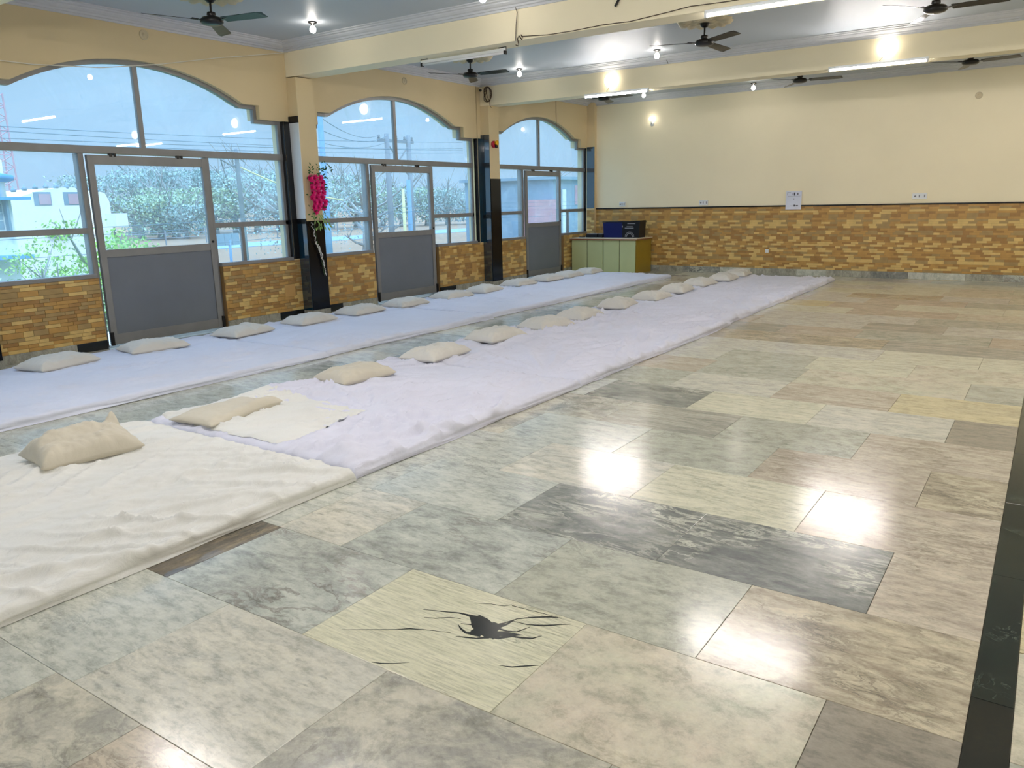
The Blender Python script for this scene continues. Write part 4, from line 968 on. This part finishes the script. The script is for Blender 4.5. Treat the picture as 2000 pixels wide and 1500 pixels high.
M['t_bright'] = plain('bright_green_leaves', (150, 196, 100), 0.8, vary=.25, scale=3); M['trunk'] = plain('grey_bark', (152, 156, 154), 0.9)
GZ = -3.0
MB().box(-600, -30, -150, 500, GZ - 1, GZ).build('ground_field', M['ground'], kind='structure', label='dry tan field beyond the verge')
MB().box(-30.2, 40, -150, 500, GZ - 1, GZ + .02).build('ground_verge', M['lawn'], kind='structure', label='green verge below the building')
MB().box(-88, -78, -100, 400, GZ, GZ + .06).build('road', M['bgray'], kind='structure', label='grey road crossing the field')
MB().box(-9.9, XW - .25, YN, YF, -.2, -.01).build('balcony_floor', M['bwhite'], kind='structure', label='pale balcony slab outside the doors')
MB().box(XW - .25, XR + .2, YN - .2, YF + .2, GZ, -.25).build('wall_below', M['bwhite'], kind='structure', label='storey of the building below the hall')

def tree(name, x, y, h, w, mat, label, group, n=900, bare=0.0, trunk_h=.35, base=GZ, leafs=.5, seed=0):
    q = random.Random(seed); r = empty(name, (x, y, base), label=label, cat='tree', group=group)
    tr = MB(); tr.tube([(x, y, base), (x + .1, y, base + h * trunk_h), (x, y + .1, base + h * .8)], [w * .05, w * .035, w * .012], 7)
    ends = []
    for k in range(14):
        z0 = base + h * q.uniform(trunk_h * .8, .75); a = q.uniform(0, 6.28); L = w * q.uniform(.25, .5)
        e = Vector((x + math.cos(a) * L, y + math.sin(a) * L, z0 + L * q.uniform(.4, 1.1))); m_ = Vector((x, y, z0)).lerp(e, .5) + Vector((0, 0, -.06 * L))
        tr.tube([(x, y, z0), m_, e], [w * .018, w * .012, w * .004], 5); ends.append(e)
        for k2 in range(3):
            e2 = e + Vector((q.uniform(-1, 1), q.uniform(-1, 1), q.uniform(.1, 1))) * L * .45; tr.tube([m_.lerp(e, .6), e2], [w * .006, w * .002], 4); ends.append(e2)
    tr.build('trunk', M['trunk'], r, fix=False)
    cl = [(e, w * q.uniform(.10, .2)) for e in ends] + [(Vector((x + q.uniform(-.3, .3) * w, y + q.uniform(-.3, .3) * w, base + h * q.uniform(trunk_h, .85))), w * q.uniform(.12, .26)) for _ in range(int(26 * (1 - bare)))]
    pts = []
    fo = MB(); P = []
    for i in range(n):
        c, rr_ = q.choice(cl); d = Vector((q.gauss(0, 1), q.gauss(0, 1), q.gauss(0, 1))).normalized() * rr_ * q.uniform(.5, 1.1)
        p = c + d
        if p.z < base + .1 * h or p.z > base + h * 1.05: continue
        u = Vector((q.gauss(0, 1), q.gauss(0, 1), q.gauss(0, 1))).normalized(); v = u.cross(Vector((q.gauss(0, 1), q.gauss(0, 1), q.gauss(0, 1)))).normalized(); s_ = leafs * q.uniform(.6, 1.3)
        fo.v += [tuple(p - u * s_), tuple(p + v * s_ * .5), tuple(p + u * s_), tuple(p - v * s_ * .5)]; b = len(fo.v) - 4; fo.f.append((b, b + 1, b + 2, b + 3)); fo.sm.append(False); fo.mi.append(0)
    fo.build('foliage', M[mat], r, fix=False, kind='stuff')
GT = 'trees beyond the field'
Yr = {200: 38.9, 250: 41.3, 300: 43.8, 370: 47.5, 440: 51.6, 520: 56.9, 640: 65.3, 700: 70.4, 800: 79.4, 900: 90.3, 990: 101.7, 1060: 112, 1130: 124}
def yof(px, X):
    ks = sorted(Yr); v = np.interp(px, ks, [Yr[k] for k in ks]); return v * X / -70.0
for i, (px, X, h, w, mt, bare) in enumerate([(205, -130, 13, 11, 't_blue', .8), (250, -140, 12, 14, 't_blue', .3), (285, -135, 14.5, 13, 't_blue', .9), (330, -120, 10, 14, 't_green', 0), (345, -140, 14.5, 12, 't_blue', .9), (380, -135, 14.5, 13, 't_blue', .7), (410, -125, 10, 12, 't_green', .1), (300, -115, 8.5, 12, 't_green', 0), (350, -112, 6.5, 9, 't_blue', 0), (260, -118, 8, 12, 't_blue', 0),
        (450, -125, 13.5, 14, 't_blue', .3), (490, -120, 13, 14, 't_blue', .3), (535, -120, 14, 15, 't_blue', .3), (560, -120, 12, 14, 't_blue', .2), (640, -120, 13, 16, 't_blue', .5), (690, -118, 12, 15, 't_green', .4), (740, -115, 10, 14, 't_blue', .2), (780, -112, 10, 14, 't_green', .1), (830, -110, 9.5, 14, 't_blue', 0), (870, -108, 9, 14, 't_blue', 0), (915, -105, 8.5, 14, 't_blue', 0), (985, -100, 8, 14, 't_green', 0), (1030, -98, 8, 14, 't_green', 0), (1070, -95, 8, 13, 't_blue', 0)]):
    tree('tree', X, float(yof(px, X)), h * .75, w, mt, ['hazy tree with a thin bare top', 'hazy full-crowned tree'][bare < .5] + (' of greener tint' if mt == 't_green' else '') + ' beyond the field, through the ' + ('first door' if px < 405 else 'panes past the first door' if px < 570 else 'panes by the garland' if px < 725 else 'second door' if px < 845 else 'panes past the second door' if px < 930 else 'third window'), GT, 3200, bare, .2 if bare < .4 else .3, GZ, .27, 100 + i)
tree('tree', -42, 35.2, 6.3, 8, 't_blue', 'nearer grey-green tree behind the forked pole', 'trees at the roadside', 3500, .3, .3, GZ, .11, 31)
tree('tree', -45, 45.5, 5.8, 8, 't_blue', 'thin leafy tree seen past the flower garland', 'trees at the roadside', 1600, .8, .3, GZ, .09, 32)
tree('bushy_tree', -20, 10.6, 4.1, 3.6, 't_bright', 'bright green bushy tree outside the first door', 'green trees by the building', 9000, 0, .1, GZ, .055, 33)
tree('bushy_tree', -19, 8.8, 3.0, 3.6, 't_green', 'grey-green bush under the first window', 'green trees by the building', 7000, 0, .1, GZ, .05, 34)
# white building with blue bands
ba = empty('white_building', (-30, 11, GZ), label='white building with blue bands and awnings beyond the first window', cat='building')
MB().box(-36, -30, 4, 13.3, GZ, 2.0).build('lower_wall', M['bwhite'], ba)
MB().lathe([(2.2, 1.9), (2.2, 2.55), (2.22, 3.3), (0, 3.32)], (-31.6, 11.5, 0), 40).build('round_turret', M['bwhite'], ba)
MB().lathe([(2.25, 2.55), (2.5, 2.62), (2.5, 2.78), (2.22, 2.84)], (-31.6, 11.5, 0), 40).build('blue_band', M['bblue'], ba)
MB().box(-30.02, -29.5, 4, 13.75, 1.93, 2.03).build('awning', M['bblue'], ba); MB().box(-30.02, -29.3, 4, 13.5, -.05, .08).build('awning', M['bblue'], ba)
for y in (12.05, 10.0, 8.0): f_ = MB().box(-30.05, -29.97, y - .05, y + .95, .9, 1.85).build('window', M['bwhite'], ba); MB().box(-30.0, -29.95, y, y + .9, .95, 1.8).build('pane', M['bwin'], f_)
gb = MB()
for y in (12.35, 12.68): gb.box(-29.96, -29.93, y, y + .02, .95, 1.8)
for z in (1.25, 1.5): gb.box(-29.96, -29.93, 12.05, 12.95, z, z + .02)
gb.build('window_bars', M['bwhite'], ba)
MB().box(-30.02, -29.7, 13.0, 13.08, .8, 1.93).build('downpipe', M['bwin'], ba)
bb_ = empty('white_building', (-45, 22.5, GZ), label='white building with low arched parapet and pinkish shuttered windows', cat='building')
pts = [(19.5, GZ), (25.2, GZ), (25.2, 2.0)] + [(25.0 - i * .5, 2.25 + .55 * math.sin(math.pi * min(1, (i + 1.5) / 11))) for i in range(12)]
MB().prism(pts, -50, -45, 0).build('wall', M['bwhite'], bb_)
for y in (21.35, 22.9): f_ = MB().box(-45.06, -44.98, y - .25, y + .65, 1.85, 2.55).build('window', M['bwin'], bb_); MB().box(-45.0, -44.95, y, y + .6, 1.9, 2.45).build('shutter', M['bpink'], f_)
MB().box(-45.3, -44.7, 21.5, 22.6, .3, .5).build('ledge', M['bwin'], bb_)
MB().box(-44, -43, 24.3, 25.0, .6, 1.35).build('roof_tank', M['bwhite'], bb_)
for i in range(9): MB().lathe([(.12, 0), (.16, .1), (.05, .2), (0, .35)], (-45.1, 20.2 + i * .55, 2.55 + .2 * math.sin(math.pi * i / 8)), 8).build('finial', M['bwin'], bb_, fix=False)
mt_ = MB()
for (dx, dy) in ((0, 0), (1.4, 0), (0, -1.4), (1.4, -1.4)): mt_.tube([(-60 - dx, 27.3 + dy, GZ), (-60 - dx * .8, 27.15 + dy * .8, 9.4)], .06, 5)
for z in np.arange(-1, 9.4, .8):
    mt_.tube([(-60, 27.2, z), (-60, 25.9, z + .8)], .03, 4); mt_.tube([(-60, 25.9, z), (-60, 27.2, z + .8)], .03, 4); mt_.tube([(-60, 27.2, z), (-60, 25.9, z)], .03, 4)
mt_.build('lattice_mast', M['mast'], label='red and white lattice mast behind the white turret', cat='mast')
# poles and wires
def pole(nm, x, y, z1, r, mat, label): return MB().tube([(x, y, GZ), (x, y, z1)], [r, r * .75], 10).build(nm, M[mat], label=label, cat='pole')
fp_ = empty('utility_pole', (-25, 19, GZ), label='forked utility pole outside the first window with a yellow stay', cat='pole')
MB().tube([(-25, 19.0, GZ), (-25, 18.98, 3.25), (-25, 18.97, 3.6)], [.10, .075, .06], 10).build('shaft', M['pole'], fp_)
MB().tube([(-25, 18.3, 3.2), (-25, 18.7, 3.02), (-25, 19.0, 2.95)], .03, 6).tube([(-25, 18.4, 2.9), (-25, 19.0, 3.05)], .025, 6).build('cross_arm', M['pole'], fp_)
MB().tube([(-25, 19.1, 2.95), (-24.5, 19.9, 2.5), (-24, 20.8, 2.1), (-23.5, 21.6, 1.85), (-23, 22.2, 1.7)], .03, 6).build('stay_sleeve', M['wirey'], fp_)
hp = empty('pole_frame', (-40, 44.3, GZ), label='twin-pole electric frame with crossbar beyond the second window', cat='pole')
for y in (43.2, 45.5): MB().tube([(-40, y, GZ), (-40, y, 6.4)], [.24, .17], 10).build('post', M['pole'], hp)
MB().box(-40.2, -40, 42.4, 46.1, 5.85, 6.05).build('crossbar', M['pole'], hp)
for y in (42.5, 43.3, 44.3, 45.2, 46.0): MB().lathe([(.05, 0), (.12, .08), (.05, .14), (.10, .22), (0, .3)], (-40.1, y, 6.05), 8).build('insulator', M['pole'], hp, fix=False)
MB().tube([(-40, 43.3, 3.6), (-40, 45.4, 5.6)], .05, 5).tube([(-40, 45.3, 3.6), (-40, 43.4, 5.6)], .05, 5).build('brace', M['pole'], hp)
pole('utility_post', -25, 28.3, 2.6, .13, 'poleb', 'short blue-grey post in front of the twin-pole frame')
pole('bare_trunk', -25, 27.9, 2.2, .09, 'poley', 'pale yellow trunk beside the blue-grey post')
pole('utility_post', -25, 23.15, 5.0, .15, 'poleb', 'blue-grey post just past the flower pillar')
wi = empty('overhead_wires', (-22, 14, 3.4), label='overhead wires crossing the first arch', cat='wire')
for z0, z1, ya, yb in ((3.42, 3.86, 4, 26), (3.38, 3.55, 4, 26), (3.16, 3.62, 4, 26), (3.1, 3.45, 4, 26)):
    MB().tube([(-20, ya + (yb - ya) * t, z0 + (z1 - z0) * t - .25 * 4 * t * (1 - t) * .6) for t in [k / 16 for k in range(17)]], .008, 5).build('wire', M['wireo'], wi)
w2 = empty('overhead_wires', (-32, 33, 5), label='wires between the near post and the twin-pole frame', cat='wire')
for z0, y1, z1 in ((5.0, 42.5, 6.3), (4.5, 43.3, 6.3), (4.0, 44.3, 6.3)):
    MB().tube([(-25 - 15 * t, 23.15 + (y1 - 23.15) * t, z0 + (z1 - z0) * t - .9 * 4 * t * (1 - t) * .5) for t in [k / 12 for k in range(13)]], .015, 5).build('wire', M['wireo'], w2)
w3 = empty('overhead_wires', (-22, 20, 0), label='low wires crossing below the transoms of both windows', cat='wire')
for z in (.85, 1.05, .35): MB().tube([(-22, 5 + 45 * t, z + .6 * t - .3 * math.sin(math.pi * t * 3) * .3) for t in [k / 24 for k in range(25)]], .008, 5).build('wire', M['wireo'], w3)
so = empty('solar_panels', (-40, 29.2, GZ), label='rack of three tilted solar panels on a post beside the field', cat='solar panel')
MB().tube([(-40, 29.3, GZ), (-40, 29.3, -.3)], .08, 8).build('post', M['poleb'], so)
for k in range(3): MB().prism([(28.45 + k * .52, -.62), (28.93 + k * .52, -.62), (28.90 + k * .52, .05), (28.42 + k * .52, .05)], -40, -39.94, 0).build('panel', M['bwin'], so)
fe = empty('field_fence', (-95, 60, GZ), label='low wire fence on thin posts along the field', cat='fence')
for i in range(12): MB().tube([(-95, 42 + i * 6, GZ), (-95, 42 + i * 6, GZ + 1.9)], .1, 5).build('post', M['pole'], fe, fix=False)
MB().tube([(-95, 42, GZ + 1.5), (-95, 108, GZ + 1.5)], .04, 4).tube([(-95, 42, GZ + .9), (-95, 108, GZ + .9)], .04, 4).build('wire', M['pole'], fe, fix=False)
bc = empty('brick_house', (-30, 52, GZ), label='low blue-grey house with a reddish wall beyond the third window', cat='building')
MB().box(-38, -30, 49.5, 60, GZ, 3.0).build('wall', M['bgray'], bc)
MB().box(-38.3, -29.7, 49.2, 60.3, 3.0, 3.2).build('roof', M['bgray'], bc)
MB().box(-31, -29.9, 46.8, 50.2, GZ, 1.6).build('side_wall', M['bred'], bc); MB().box(-30.05, -29.95, 52.5, 55, 1.2, 2.6).build('window', M['bred'], bc)
MB().box(-30.05, -29.9, 50.6, 51.1, GZ, 2.3).build('post', M['bwhite'], bc)
